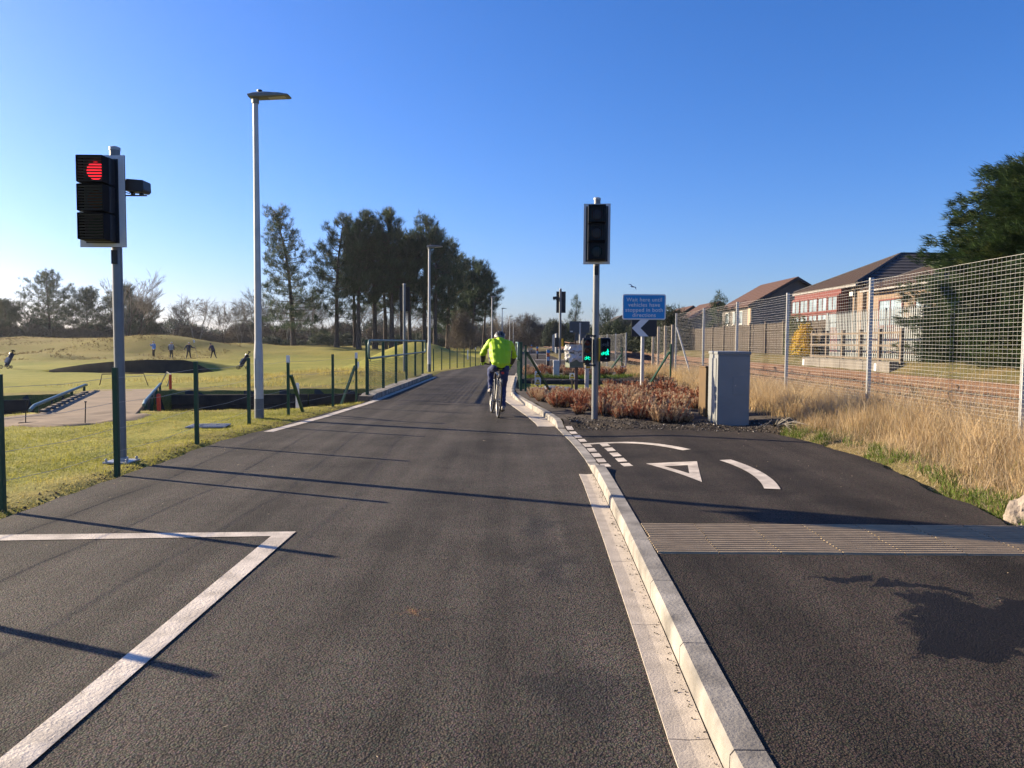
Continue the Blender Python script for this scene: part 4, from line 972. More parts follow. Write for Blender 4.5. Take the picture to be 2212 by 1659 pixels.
slope_tiles(rf2, (-.1,-.31,3.7), (-.1,-7.6,3.7), ap2, (3.0,-3.91,5.15), 9, .34, 'roof_tile')
for a_, b_ in (((-.1,-7.6,3.74), ap2), ((-.1,-.31,3.74), ap2), (ap2, rb2)): ob('ridge_tile', MB().tube([a_, b_], .10, 6), 'roof_dark', rf2)
ob('roof_vent', MB().lathe([(.09, 0), (.09, .3), (.14, .32), (.14, .42), (.05, .46)], (4.2, -3.9, 5.1), 10), 'white_plastic', rf2)
ob('gutter', MB().box((-.38, 4.6, 4.02), (.1, 9.9, .1)), 'timber_grey', h1); ob('gutter', MB().box((-.13, -3.95, 3.62), (.1, 7.2, .1)), 'timber_grey', h1)
ob('fascia', MB().box((-.12, 5.5, 3.83), (.5, 7.6, .32)), 'frame_red', h1)
sun_room = MB().box((-.2, 5.5, 1.83), (.62, 7.6, 3.66)); ob('sun_room', sun_room, 'frame_red', h1)
for k in range(5): win(h1, (-.52, 2.46+1.52*k, 3.1), 1.42, .95, 2, 1, 'frame_red'); win(h1, (-.52, 2.46+1.52*k, 2.05), 1.42, .98, 2, 1, 'frame_red')
win(h1, (.38, -2.9, 2.35), 2.6, 1.5, 2, 1, 'frame_red'); win(h1, (.38, -6.2, 2.35), 1.5, 1.4, 2, 1, 'frame_red')
ob('tile_hanging', MB().box((.36, -3.9, 1.2), (.08, 6.3, .7)), 'roof_red', h1)
ob('downpipe', MB().tube([(.12, .9, 0), (.12, .9, 3.9)], .05, 8), 'black_plastic', h1)
ob('wall_lamp', MB().box((.1, 1.2, 3.6), (.2, .45, .25)), 'white_plastic', h1)
def gable_house(label, loc, W_, L_, ez_, rz_, wall='render_grey', roof='roof_red', wins=(), group=None, scale=1):
    t = thing('gable_house', label, 'house', loc, 0, group)
    ob('wall', MB().box((W_/2, L_/2, ez_/2), (W_-.1, L_-.1, ez_)).prism([(.05, 0), (W_-.05, 0), (W_/2, rz_-ez_-.05)], lambda u, v, w: (u, .05+w, ez_-.002+v), L_-.1), wall, t)
    o_ = .35; th = .1
    r = ob('roof', MB().prism([(-o_, ez_-.15), (W_/2, rz_), (W_+o_, ez_-.15), (W_+o_, ez_-.15+th), (W_/2, rz_+th+.03), (-o_, ez_-.15+th)], lambda u, v, w: (u, -.3+w, v), L_+.6), roof, t)
    slope_tiles(r, (-o_, L_+.3, ez_-.05), (-o_, -.3, ez_-.05), (W_/2, L_+.3, rz_+.13), (W_/2, -.3, rz_+.13), 12, .3, roof, courses=True)
    ob('bargeboard', MB().prism([(-o_, ez_-.28), (W_/2, rz_-.12), (W_+o_, ez_-.28), (W_+o_, ez_-.06), (W_/2, rz_+.1), (-o_, ez_-.06)], lambda u, v, w: (u, -.36+w, v), .05), 'roof_dark', t)
    for (y_, z_, w_, h_) in wins:
        win(t, (.05, y_, z_), w_, h_, 2, 1, 'frame_white')
    if wins: ob('cream_panel', MB().box((.03, .55, ez_-1.1), (.06, .8, 1.9)), 'render_cream', t)  # cream panel on the side wall, paler than the wall around it
    return t
gable_house('grey gabled house with red brown roof left of the hipped house', (21, 68, .6), 8, 9.5, 4.2, 6.55, wins=((3, 3.2, 1, 1.2), (5.2, 3.2, .9, 1.2), (7.5, 3.2, 1.2, 1.2)))
gable_house('low gabled house with dark ridge behind the fence brace', (21.5, 94, .6), 7.5, 10, 3.3, 5.8, wins=((2.6, 2.3, 1, 1.1), (4.6, 2.3, 1.2, 1.1), (7.4, 2.3, 1.6, 1.1)))
gable_house('further gabled house with red roof right of the blue sign', (21.5, 108, .6), 7.5, 11, 3.3, 5.9, wins=((2.6, 2.3, 1, 1.1), (6, 2.3, 1.2, 1.1)))
gable_house('dark roofed house directly behind the chevron board', (21.5, 132, .6), 8, 12, 3.6, 6.2, roof='roof_dark', wins=((3, 2.5, 1.2, 1.1),))
gable_house('distant gabled house with pale balcony between traffic light and blue sign', (21, 176, .6), 8, 12, 4.2, 6.9, roof='roof_dark', wins=((3, 3, 1.2, 1.2), (7, 3, 1.2, 1.2)))
# ---- garden fences beyond the tracks
pf = thing('palisade_fence', 'pale steel palisade fence in front of the beige house', 'fence', (14.4, 27.2, .85))
pm_ = MB().prism([(-.035, 0), (.035, 0), (.035, 1.88), (0, 2.0), (-.035, 1.88)], lambda u, v, w: (w, u, v), .012).mesh('pale', 'pale_steel')
for k in range(54): link('pale', pm_, pf, (0, k*.155, 0))
for z in (.35, 1.55): ob('rail', MB().box((.05, 4.15, z), (.03, 8.5, .05)), 'rust', pf)
for k in range(4): ob('post', MB().box((.09, k*2.75, 1.0), (.08, .08, 2.0)), 'pale_steel', pf)
rl = thing('post_and_rail_fence', 'low timber post and rail fence in front of the pale palisade', 'fence', (13.8, 27.3, .75))
for k in range(6): ob('post', MB().box((0, k*1.62, .62), (.12, .13, 1.3)), 'timber', rl, bev=.01)
for z in (.15, .65, 1.12): ob('rail', MB().box((-.07, 4.05, z), (.03, 8.3, .07)), 'timber', rl)
db = thing('board_fence', 'dark close boarded timber fence below the gabled house', 'fence', (15.0, 36.5, .8))
bm_ = MB().box((0, 0, .9), (.02, .145, 1.8)).mesh('board', 'timber_dark')
for k in range(200): o = link('board', bm_, db, (rng.normal(0, .006), k*.15, rng.normal(0, .015)))
for k in range(11): ob('post', MB().box((-.06, k*3, .95), (.09, .1, 1.95)), 'timber', db)
ob('rail', MB().box((-.03, 15, 1.45), (.04, 30, .08)), 'timber_dark', db); ob('rail', MB().box((-.03, 15, .4), (.04, 30, .08)), 'timber_dark', db)
ob('strut', MB().bar((-.1, 1.5, 1.4), (-.9, 2.2, 0), .09, .09), 'timber', db)
def panel_fence(label, a, b, h, mat, bw, n_alt=None):
    a, b = Vector(a), Vector(b); t = thing('panel_fence', label, 'fence', a); d = b-a; L = d.length; n = int(L/bw); rz = math.atan2(d.y, d.x)
    m = MB().box((0, 0, h/2), (bw*.94, .025, h)).mesh('board', mat)
    for k in range(n):
        o = link('board', m, t, (d*(k+.5)/n)+Vector((0, 0, rng.normal(0, .012))), rz)
    for k in range(int(L/2.4)+1): ob('post', MB().box(d*min(1, k*2.4/L)+Vector((.06, .05, h/2)), (.1, .1, h+.1), rz=rz), mat, t)
    return t
panel_fence('weathered timber board fence beyond the bagged meter box', (5.0, 58, .1), (7.2, 78, .1), 2.3, 'timber', .15)
panel_fence('lower timber fence behind the grey sign back', (5.5, 47, .1), (5.2, 58, .1), 1.65, 'timber', .15)
panel_fence('grey sheet fence panels beside the far path', (4.9, 86, .1), (5.6, 108, .1), 2.3, 'sheet_metal', .22)

# ------------------------------------------------------------------ trees
def pine(label, loc, h, cb, rad, seed, lean=(0, 0), nl=62, group=None, k=14, narrow=False, mat='needle', L=.62, w=.075, tuftn=26, trunk2=False):
    rs = np.random.default_rng(seed); t = thing('pine_tree', label, 'tree', loc, 0, group)
    tr = MB(); nseg = 9; ax = []
    for s in range(nseg+1):
        u = s/nseg; ax.append(Vector((lean[0]*u*u+.25*math.sin(u*5+seed)*u, lean[1]*u*u+.2*math.cos(u*4+seed)*u-.2*u, -.4+(h*.97+.4)*u)))
    tr.tube(ax, [.36*(1-.85*s/nseg)*(1.35 if s == 0 else 1)*h/19 for s in range(nseg+1)], 8)
    if trunk2: tr.tube([p+Vector((-.6-.9*k_/nseg, .3, 0)) for k_, p in enumerate(ax)], [.24*(1-.85*s/nseg) for s in range(nseg+1)], 7)
    cen = []; outd = []
    for i_ in range(nl):
        u = (i_+rs.uniform(0, 1))/nl; u = u**.85; z = cb+(h-cb)*u*.98; q = min(1, max(0, z/h)); j = int(q*nseg*.999); p0 = ax[j].lerp(ax[j+1], q*nseg-j)
        az = i_*2.39996+rs.normal(0, .5)
        if narrow: prof = (1.0-.80*u)*(.75+.35*rs.uniform())+.10
        else: prof = (math.sin(math.pi*min(1, .28+.68*u))**.85)*(.5+.62*rs.uniform())
        ln = rad*prof; d = Vector((math.cos(az), math.sin(az), 0)); rise = (-.08+.85*u)*ln
        pts = [p0, p0+d*ln*.4+Vector((0, 0, rise*.10)), p0+d*ln*.75+Vector((0, 0, rise*.38)), p0+d*ln+Vector((0, 0, rise))]
        tr.tube(pts, [.075*h/19, .05*h/19, .03*h/19, .012], 4, cap=False)
        nt_ = max(4, int(tuftn*ln/rad+2))
        for b_ in range(nt_):
            s = 1-.62*rs.uniform()**1.5; j = min(2, int(s*3)); c = pts[j].lerp(pts[j+1], s*3-j)
            sp = .085*ln+.10
            cen.append((c.x+rs.normal(0, sp), c.y+rs.normal(0, sp), c.z+rs.normal(0, .20)+.25*rs.uniform())); outd.append((d.x*.35, d.y*.35, 0))
    ob('trunk', tr, 'bark', t)
    v, f = tufts(np.array(cen), k-4, L*1.25, w*.6, 1.15, np.array(outd), rs, jit=.10)
    v2, f2 = tufts(np.array(cen), 8, L*.55, w*.7, .5, None, rs, jit=.13)
    link('crown', np_mesh('crown', np.concatenate([v, v2]), np.concatenate([f, f2+len(v)]), None, (mat,)), t)
    return t
pine('lone tall pine with a narrow crown standing left of the pine clump', (-31.2, 110, 0), 20.3, 3.2, 4.6, 11, (-2.4, 0), 90, narrow=True, tuftn=22)
pg = 'pines in the dense clump beyond the railing'
clump = [(-24.6,108,18.8,6.6,3.8,21),(-22.8,112,16.6,8.5,2.6,22),(-21.3,107,18.0,9,3.0,23),(-19.4,109,19.6,9,3.2,24),(-18.6,113,17.2,8,3.0,25),(-16.9,108,19.9,9,3.0,26),(-16.0,112,17.6,8,3.0,27),
         (-14.6,110,16.8,8.5,3.0,28),(-12.6,111,19.8,7.5,3.7,29),(-10.8,108,17.4,7,3.0,30),(-9.6,114,16.6,5,3.6,31)]
for (x, y_, h_, cb, rd, sd_) in clump: pine('tall dark pine in the dense clump beyond the railing', (x, y_, float(gh(x, y_))-.1), h_, cb-(2.2 if sd_ % 2 else .4), rd, sd_, (rng.normal(0, .7), 0), 68, pg)
for (x, y_, h_, cb, rd, sd_, ln) in ((-9.4,126,15.6,4.5,3.4,41,.3),(-7.6,128,15.2,5,3.2,42,.6),(-6.6,124,14.2,5,3.2,43,1.6),(-4.9,130,13.0,6,2.6,44,1.0)):
    pine('shorter pine at the road end of the pine clump', (x, y_, 0), h_, cb, rd, sd_, (ln, 0), 48, 'shorter pines at the road end of the clump')
# dark pines and scrub on the far left skyline
for k, (x, y_, h_, cb, rd, sd_) in enumerate(((-96,160,15.2,3,5.2,51),(-88,160,11.5,2,4.6,52),(-82,163,12.4,4,3.8,53),(-104,158,8.6,1,4.8,54),(-76,158,8.4,1,4.4,55),(-111,166,9.5,2,4,56))):
    pine('tall dark pine rising above the scrub on the far skyline' if k == 0 else 'dark pine in the scrub on the far skyline', (x, y_, .3), h_, cb, rd, sd_, (0, 0), 80, None if k == 0 else 'dark pines on the far skyline', k=11, mat='needle_b', L=.7, w=.08)
def bare_tree(label, loc, h, seed, droop=0.0, spread=.55, mat='twig', group=None, rad=.16, lv=5, name='bare_tree', multi=1):
    rs = random.Random(seed); t = thing(name, label, 'tree', loc, 0, group); tr = MB(); tw = MB()
    def grow(p, d, L, r, lev):
        n = 2 if lev > 1 else 3; pts = [p]
        for s in range(n):
            d = (d+Vector((rs.gauss(0, .13), rs.gauss(0, .13), .05-droop*(.35 if lev >= 3 else 0)))).normalized(); pts.append(pts[-1]+d*L/n)
        r2 = r*.6; (tr if lev < 2 else tw).tube(pts, [r+(r2-r)*s/n for s in range(n+1)], 6 if lev < 2 else 3, cap=False)
        if lev >= lv: return
        nb = rs.choice((3, 4)) if lev < 3 else rs.choice((3, 3, 4))
        for b in range(nb):
            f = rs.uniform(.45, 1.0) if b else 1.0; q = f*n; j = min(n-1, int(q)); pp = pts[j].lerp(pts[j+1], q-j)
            ax = Vector((rs.gauss(0, 1), rs.gauss(0, 1), rs.gauss(0, .4))).normalized(); nd = (d+ax*spread*rs.uniform(.6, 1.25)*(.5 if not b else 1)).normalized()
            if lev < 2: nd.z = abs(nd.z)*.9+.15
            grow(pp, nd.normalized(), L*rs.uniform(.58, .78), max(.02, r2*rs.uniform(.6, .85)), lev+1)
    for q in range(multi):
        grow(Vector((q*.5, 0, -.3)), Vector((rs.gauss(0, .06)+.15*(q-(multi-1)/2), rs.gauss(0, .06), 1)), h*.34, rad, 0)
    ob('trunk', tr, 'bark_pale' if mat == 'birch_twig' else 'bark', t); ob('crown', tw, mat, t)
    return t
BT = [bare_tree('bare birch with drooping twigs standing apart in the distant tree line', (-68, 165, 0), 13.5, 61, .5, .5, 'birch_twig', multi=2, name='birch_tree'),
      bare_tree('tall bare tree rising just right of the red traffic light pole', (-74, 148, .6), 15.5, 62, 0, .55, multi=2),
      bare_tree('broad bare tree with crooked boughs beside the skyline scrub', (-68, 140, .6), 11, 63, 0, .75, multi=2)]
bg_ = 'bare trees of the distant tree line'
for k, (i_, x, y_, s, rz) in enumerate(((2,-66,150,.9,1),(1,-62,165,.72,2),(0,-61,172,.78,1.1),(0,-56,168,1.0,2.2),(0,-54,178,.9,.6),(1,-51,165,.92,3.1),(0,-48.5,168,1.02,4.4),(1,-45,172,.9,5.2),
        (0,-42,160,.8,1.9),(0,-40,168,.9,3.3),(1,-34,165,.85,.4),(0,-31,170,.95,2.7),(1,-27,168,.8,1.2),(0,-24,172,.9,4),(1,-20,176,.85,.2),(0,-15,170,.8,3),(1,-106,170,.8,2),(2,-78,155,.8,4),(1,-92,175,.95,1.5),(0,-102,172,.9,4.6),(1,-6,165,.6,4),(0,-1.5,150,.62,2))):
    o = dup(BT[i_], (x, y_, 0), rz, 'bare winter tree in the distant tree line', s); o['group'] = bg_
# shrubs and undergrowth
def shrub_mass(name, label, cat, pts, rad, n, k, L, w, mat, up_=.35, kind=False, seed=1):
    rs = np.random.default_rng(seed); cen = []
    for (x, y_, z, rx, rz_) in pts:
        m = int(n*rx); a = rs.uniform(0, 6.283, m); q = rs.uniform(0, 1, m)**.4; e = rs.uniform(0, 1, m)**.8
        rr = rx*q*np.sqrt(1-(e*.92)**2)*(1+.18*np.sin(a*3+x)); cen.append(np.stack([x+rr*np.cos(a), y_+rr*np.sin(a)*.8, z+rz_*e*(1+.15*np.sin(a*4+y_))], 1))
    cen = np.concatenate(cen); v, f = tufts(cen, k, L, w, up_, None, rs, jit=L*.25)
    o = link(name, np_mesh(name, v, f, None, (mat,)))
    if kind: stuff(o, label, cat)
    else: tag(o, label, cat)
    return o
und = [(x, 158+6*math.sin(x), 0, 4.2+1.5*math.sin(x*1.7), 3.0+1.2*math.sin(x*.9)) for x in np.arange(-126, -70, 3.2)]
shrub_mass('undergrowth', 'grey brown scrub filling the foot of the far left tree line', 'scrub', und, 1, 150, 6, 1.0, .10, 'undergrowth', .5, True, 3)
und = [(x, 185+8*math.sin(x), 0, 4.5, 3.4+1.2*math.sin(x*.9)) for x in np.arange(-80, -2, 4.0)]
shrub_mass('far_woodland', 'low brown woodland along the far edge of the golf course', 'woodland', und, 1, 100, 6, 1.1, .12, 'undergrowth', .5, True, 4)
und = [(x, 240+9*math.sin(x*1.3), 0, 7, 5.2+1.8*math.sin(x*.7)) for x in np.arange(-190, 60, 7.0)]
shrub_mass('horizon_woodland', 'dark evergreen woodland band on the horizon', 'woodland', und, 1, 70, 6, 1.6, .2, 'evergreen', .5, True, 5)
und = [(x, 140+4*math.sin(x), -.2, 2.8, 2.0+.8*math.sin(x*2)) for x in np.arange(-44, -8, 2.6)]
shrub_mass('hedge', 'dark hedge of scrub behind the pine trunks', 'hedge', und, 1, 160, 6, .6, .08, 'evergreen', .5, True, 6)
# two lobes of brown bush and evergreens closing the road
shrub_mass('bare_bush', 'rounded brown leafless bush at the end of the road', 'bush', [(3.6, 178, 0, 4.6, 6.6), (7, 176, 0, 3.2, 4.6), (-.5, 184, 0, 3, 5)], 1, 420, 7, .9, .05, 'undergrowth', .5, False, 7)
shrub_mass('evergreen_bush', 'dark round evergreen bush right of the brown bush', 'bush', [(9.4, 172, 0, 3.0, 5.6), (12.4, 172, 0, 2.4, 4.6)], 1, 500, 8, .6, .07, 'evergreen', .5, False, 8)
shrub_mass('bramble_bush', 'brown leafless shrub at the foot of the shorter pines', 'bush', [(-6.0, 92, .2, 1.7, 4.0)], 1, 420, 7, .8, .03, 'undergrowth', .9, False, 9)
shrub_mass('garden_bush', 'dark garden bush below the houses beside the chevron', 'bush', [(13.5, 66, .6, 2.2, 3.4), (12.5, 72, .6, 2, 2.6), (11.5, 84, .4, 2.4, 3)], 1, 420, 8, .5, .05, 'evergreen', .5, False, 10)
shrub_mass('gorse_bush', 'yellow flowering gorse bush against the dark garden fence', 'bush', [(14.2, 37.4, .85, .6, 1.35), (14.4, 38.6, .85, .5, 1.1)], 1, 700, 7, .16, .035, 'gorse', .5, False, 12)
shrub_mass('gorse_bush', 'green base shrub beside the yellow gorse', 'bush', [(14.4, 39.2, .85, .7, 1.9), (14.3, 37.9, .85, .6, .8)], 1, 500, 7, .18, .03, 'gorse_leaf', .5, False, 13)
for k, (x, y_, h_, sd_) in enumerate(((19.6, 73, 5.6, 71), (9.0, 110, 7.6, 72), (12.8, 108, 5.8, 73))):
    pine(('small upright pine beside the grey gabled house', 'slim young pine behind the grey sign back', 'young pine behind the centre traffic light')[k], (x, y_, .4), h_, .8, 1.5 if k else 1.3, sd_, (0, 0), 34, narrow=True, k=12, L=.32, w=.05, tuftn=12)
o = dup(BT[2], (15, 96, .5), 1.2, 'bare garden tree beside the blue sign', .52)
o = dup(BT[1], (14.6, 118, .5), 2.2, 'bare pale tree behind the left edge of the blue sign', .5)
# big leylandii on the right
def leylandii(label, loc, h, rad, seed, nb=420):
    rs = np.random.default_rng(seed); t = thing('conifer_tree', label, 'tree', loc)
    tr = MB().tube([(0,0,-.3), (.1,0,h*.5), (0,0,h*.95)], [.28, .18, .04], 8); cen = []; outd = []; gold = []
    for b in range(nb):
        u = rs.uniform(0, 1)**1.15; z = .1+h*u*.97; az = rs.uniform(0, 6.283)
        prof = (1-u**2.4)**.62*(1+.16*math.sin(az*3+u*7)+.10*math.sin(az*7-u*11)); ln = rad*prof*rs.uniform(.76, 1.2)+.15
        d = np.array([math.cos(az), math.sin(az), rs.uniform(-.1, .4)]); m = rs.integers(14, 24); s = rs.uniform(.55, 1.0, m)
        fan = np.array([-math.sin(az), math.cos(az), 0]); lat = rs.normal(0, .20, m)*(1.25-s)*1.6
        p = np.array([0, 0, z-.25*ln])+d[None]*ln*s[:, None]+fan[None]*lat[:, None]*ln*.5; p[:, 2] += rs.normal(0, .10, m)-.10*(s-.7); cen.append(p); outd.append(np.repeat((d*1.5)[None], m, 0)); gold.append(np.full(m, rs.uniform()))
        if b % 6 == 0: tr.tube([(0, 0, z-.25*ln), tuple(np.array([0, 0, z-.25*ln])+d*ln*.8)], [.05, .012], 4, cap=False)
    for b in range(nb//16):   # long feathery sprays reaching out of the mass
        u = rs.uniform(.25, .92); z = .1+h*u; az = math.pi+rs.normal(0, .9); prof = (1-u**2.4)**.62; ln = rad*prof*rs.uniform(1.15, 1.42)+.2; m = 26; s = rs.uniform(.6, 1.0, m)
        d = np.array([math.cos(az), math.sin(az), rs.uniform(.0, .35)]); p = np.array([0, 0, z-.2*ln])+d[None]*ln*s[:, None]+rs.normal(0, .05, (m, 3)); p[:, 2] += rs.normal(0, .05, m)-.25*(s-.6); cen.append(p); outd.append(np.repeat((d*2.2)[None], m, 0)); gold.append(np.full(m, rs.uniform()*.8))
    ob('trunk', tr, 'bark', t); cen = np.concatenate(cen); outd = np.concatenate(outd); gold = np.concatenate(gold)
    for nm, sel, mt in (('crown', gold < .82, 'leyland'), ('crown', gold >= .82, 'leyland_gold')):
        v, f = tufts(cen[sel], 17, .26, .028, .1, outd[sel], rs, jit=.06, spread=.75); link(nm, np_mesh(nm, v, f, None, (mt,)), t)
    return t
leylandii('huge dense dark green conifer behind the mesh fence beside the palisade', (21.2, 26.9, .75), 8.6, 5.1, 81, 2300)
leylandii('low bushy conifer filling the gap beside the palisade', (18.1, 26.0, .75), 4.4, 3.5, 83, 1100)
leylandii('low bushy conifer behind the near end of the mesh fence', (17.6, 21.4, .75), 4.9, 3.2, 84, 1000)
leylandii('second dense dark conifer at the edge of the mesh fence view', (19.5, 18.0, .75), 8.5, 4.0, 82, 700)

# ------------------------------------------------------------------ long grass, lawn, heather
def grass_obj(name, label, base, h, w, lean, mat):
    v, ft, fq = blades(base, h, w, lean); o = link(name, np_mesh(name, v, ft, fq, (mat,))); return stuff(o, label, 'grass')
def verge_pts(n, xlo, xhi, ylo, yhi, pw=1.0, cl=0.0):
    y_ = ylo+(yhi-ylo)*rng.uniform(0, 1, n)**pw; e = pathR(np.minimum(y_, 13))
    x = np.where(y_ < 12.6, e+xlo, 4.7)+rng.uniform(0, 1, n)*(xhi-np.where(y_ < 12.6, e+xlo, 4.7)); return x, y_
def clumped(nc, per, xlo, xhi, ylo, yhi, sp, pw=1.0):
    cx, cy = verge_pts(nc, xlo, xhi, ylo, yhi, pw); x = np.repeat(cx, per)+rng.normal(0, sp, nc*per); y_ = np.repeat(cy, per)+rng.normal(0, sp, nc*per); return x, y_, np.repeat(rng.uniform(.55, 1.15, nc), per)
x, y_, s = clumped(2300, 36, .25, 6.1, 3.5, 30, .085, 1.15)
ok = (x > pathR(np.minimum(y_, 13))+.12) & ~((abs(x-3.65) < .5) & (abs(y_-12.8) < .8)); x, y_, s = x[ok], y_[ok], s[ok]
e_ = np.where(y_ < 12.6, x-pathR(np.minimum(y_, 13)), .9)
hgt = (.13+.60*sstep(.15, 1.4, e_))*s*(.55+.8*rng.uniform(0, 1, len(x))**2.2)*(1+.5*vnoise(x, y_, .7, 40))
sel = rng.uniform(0, 1, len(x))
for nm, mt, q, lb in (('dry_grass', 'straw', sel < .5, 'tall straw coloured dry grass along the railway fence'), ('pale_grass', 'straw_pale', (sel >= .5) & (sel < .93), 'pale bleached grass stems mixed along the railway fence'), ('green_grass', 'grass_blade', sel >= .93, 'green grass growing through the dry verge')):
    b = np.stack([x, y_, eh(x, y_)-.02], 1)[q]; grass_obj(nm, lb, b, hgt[q]*(.6 if mt == 'grass_blade' else 1), .0048, .85, mt)
# far part of the verge behind the bed, thinner
n = 9000; x = rng.uniform(4.4, 6.1, n); y_ = rng.uniform(13, 34, n); b = np.stack([x, y_, np.maximum(eh(x, y_), bh(x, y_)*(x < 4.85))-.02], 1); b = b[bditch(x, y_) < .1]
grass_obj('far_dry_grass', 'dry grass between the planting bed and the railway fence', b, rng.uniform(.12, .42, len(b)), .009, .8, 'straw')
# straw heads
# low green edge along the path
n = 9000; y_ = rng.uniform(4.5, 12.4, n); x = pathR(y_)+.02+np.abs(rng.normal(0, .17, n)); b = np.stack([x, y_, eh(x, y_)-.01], 1); b = b[vnoise(x, y_, 1.3, 12)+.5*vnoise(x, y_, 4, 13) > .04]
grass_obj('edge_grass', 'short bright green grass edging the right path', b, rng.uniform(.03, .13, len(b)), .006, .8, 'moss')
n = 1500; y_ = rng.uniform(4.5, 12.2, n); x = pathR(y_)+rng.normal(.12, .12, n); b = np.stack([x, y_, eh(x, y_)+.005], 1); 
grass_obj('fallen_straw', 'flattened straw lying along the path edge', b, rng.uniform(.1, .3, n)*.25, .006, 4.0, 'straw_pale')
rk = thing('boulder', 'rough pale boulder half hidden in the grass at the path edge', 'rock', (4.0, 5.95, .1))
me = bpy.data.meshes.new('boulder'); bm = bmesh.new(); bmesh.ops.create_icosphere(bm, subdivisions=4, radius=.17)
for q in bm.verts:
    d = q.co.normalized(); nz = float(vnoise(d.x*2+d.z*2, d.y*2-d.z, 1.0, 4))*.07+float(vnoise(d.x*9, d.y*9+d.z*7, 1.5, 5))*.02; q.co = d*(.17+nz); q.co.x *= .9; q.co.z *= 1.0
bm.to_mesh(me); bm.free(); pm('boulder', (0.24, 0.20, 0.165), 0.95, 0.4, 9, bump=0.8, bscale=55); me.materials.append(MATS['boulder']); link('stone', me, rk, (0.05, 0, .0))
# fallen twigs by the cabinet
tw = thing('dead_branch', 'bare broken branch lying in the grass beside the grey cabinet', 'branch', (4.15, 12.0, .1)); m = MB()
for k in range(14):
    a_ = random.uniform(-2.6, -.2); L = random.uniform(.3, .75); m.tube([(0, .1, .05), (L*.5*math.cos(a_), L*.5*math.sin(a_), .12+.1*random.random()), (L*math.cos(a_)*1.1, L*math.sin(a_), .03+.2*random.random())], [.008, .006, .002], 4)
ob('twig', m, 'bark_pale', tw)

# lawn blades between fence and ditch, longer at the tarmac edge
n = 90000; y_ = 5.5+rng.uniform(0, 1, n)**1.2*13; x = roadL(y_)-.05-rng.uniform(0, 1, n)**1.3*8.5
ok = (ditch_w(x, y_) < .05) & (Y_ok if False else (y_ < yn(x)+.3)); ok &= ~((abs(x+5.05) < .34) & (abs(y_-12.75) < .3)); x, y_ = x[ok], y_[ok]
bd = vnoise(x, y_, .9, 21)+.6*vnoise(x, y_, 3.1, 22); z = gh(x, y_)-.006; keep = rng.uniform(0, 1, len(x)) < .35+.9*(bd+.4)
edge = roadL(y_)-x; on_br = np.zeros(len(x), bool)
ax0, ax1 = np.array([-7.7, 13.4]), np.array([-11.1, 22.2]); dv = ax1-ax0; dn = dv/np.linalg.norm(dv); rel = np.stack([x, y_], 1)-ax0
on_br = (abs(rel[:, 0]*dn[1]-rel[:, 1]*dn[0]) < 1.0) & (rel@dn > -.3); keep &= ~on_br
h_ = np.where(edge < .45, rng.uniform(.012, .04, len(x)), rng.uniform(.015, .045, len(x)))*(1+.8*np.maximum(0, bd))
for nm, mt, q, lb in (('lawn_grass', 'grass_blade', bd > -.12, 'short green grass between the fence and the ditch'), ('dry_lawn_grass', 'grass_dry', bd <= -.05, 'yellowed short grass between the fence and the ditch')):
    q = q & keep; grass_obj(nm, lb, np.stack([x, y_, z], 1)[q], h_[q], .006, .9, mt)
n = 700; y_ = rng.uniform(5.6, 17, n); x = roadL(y_)-np.abs(rng.normal(.12, .12, n)); r = rng.uniform(.005, .015, n)
v, f = rocks(np.stack([x, y_, gh(x, y_)+.004], 1), r); stuff(link('soil_clods', np_mesh('soil_clods', v, f, None, ('soil',))), 'dark crumbs of soil along the left tarmac edge', 'soil')

# heather plants
def heather_mesh(seed, mats, rad, h):
    rs = np.random.default_rng(seed); m = 46; a = rs.uniform(0, 6.283, m); q = rs.uniform(0, 1, m)**.6
    tip = np.stack([rad*q*np.cos(a), rad*q*np.sin(a), h*(.55+.5*np.sqrt(np.maximum(0, 1-(q*.9)**2)))*rs.uniform(.75, 1.1, m)], 1)
    vs = []; fs = []; mi = []; nv = 0
    for p in tip:
        b = np.array([p[0]*.3, p[1]*.3, -.03]); L = np.linalg.norm(p-b); d = (p-b)/L
        ts = rs.uniform(.3, 1.0, 11); c = b+d[None]*(L*ts)[:, None]; v, f = tufts(c, 6, .05, .012, .5, np.repeat(d[None]*1.6, 11, 0), rs)
        vs.append(v); fs.append(f+nv); nv += len(v); k = 1 if rs.uniform() < .22 else 0; mi += [k]*len(f)
        v, f = tufts(np.array([b+d*L*.2]), 4, L*.5, .012, .2, np.array([d*2]), rs); vs.append(v); fs.append(f+nv); nv += len(v); mi += [2]*len(f)
    me = np_mesh('heather', np.concatenate(vs), np.concatenate(fs), None, mats, mi); return me
HM = [heather_mesh(100+k, ('heather_rust', 'heather_buff', 'heather_dark') if k < 4 else ('heather_buff', 'heather_rust', 'heather_dark'), .25, .27) for k in range(6)]
spots = []; tries = 0
while len(spots) < 125 and tries < 40000:
    tries += 1; y0 = 12.9+random.random()**1.25*8.6 if len(spots) < 96 else random.uniform(28.8, 35); x0 = random.uniform(.5, 4.2)
    if y0 < 22 and (x0 < float(KF(y0))+(.75 if y0 < 15.5 else .35) or y0 < float(bfront(x0))+(.85 if x0 < 3.2 else 1.9) or y0 > np.interp(x0, [1.3, 1.8, 2.8], [18.9, 17.4, 21.3])): continue
    if y0 > 28 and (x0 < float(KF(y0))+.45 or x0 > 4.6): continue
    if (x0-1.47)**2+(y0-13.6)**2 < .16 or (x0-3.12)**2+(y0-18.45)**2 < .06 or (x0 > 2.95 and y0 < 15.2): continue
    if any((x0-a)**2+(y0-b)**2 < .39**2 for a, b in spots): continue
    spots.append((x0, y0))
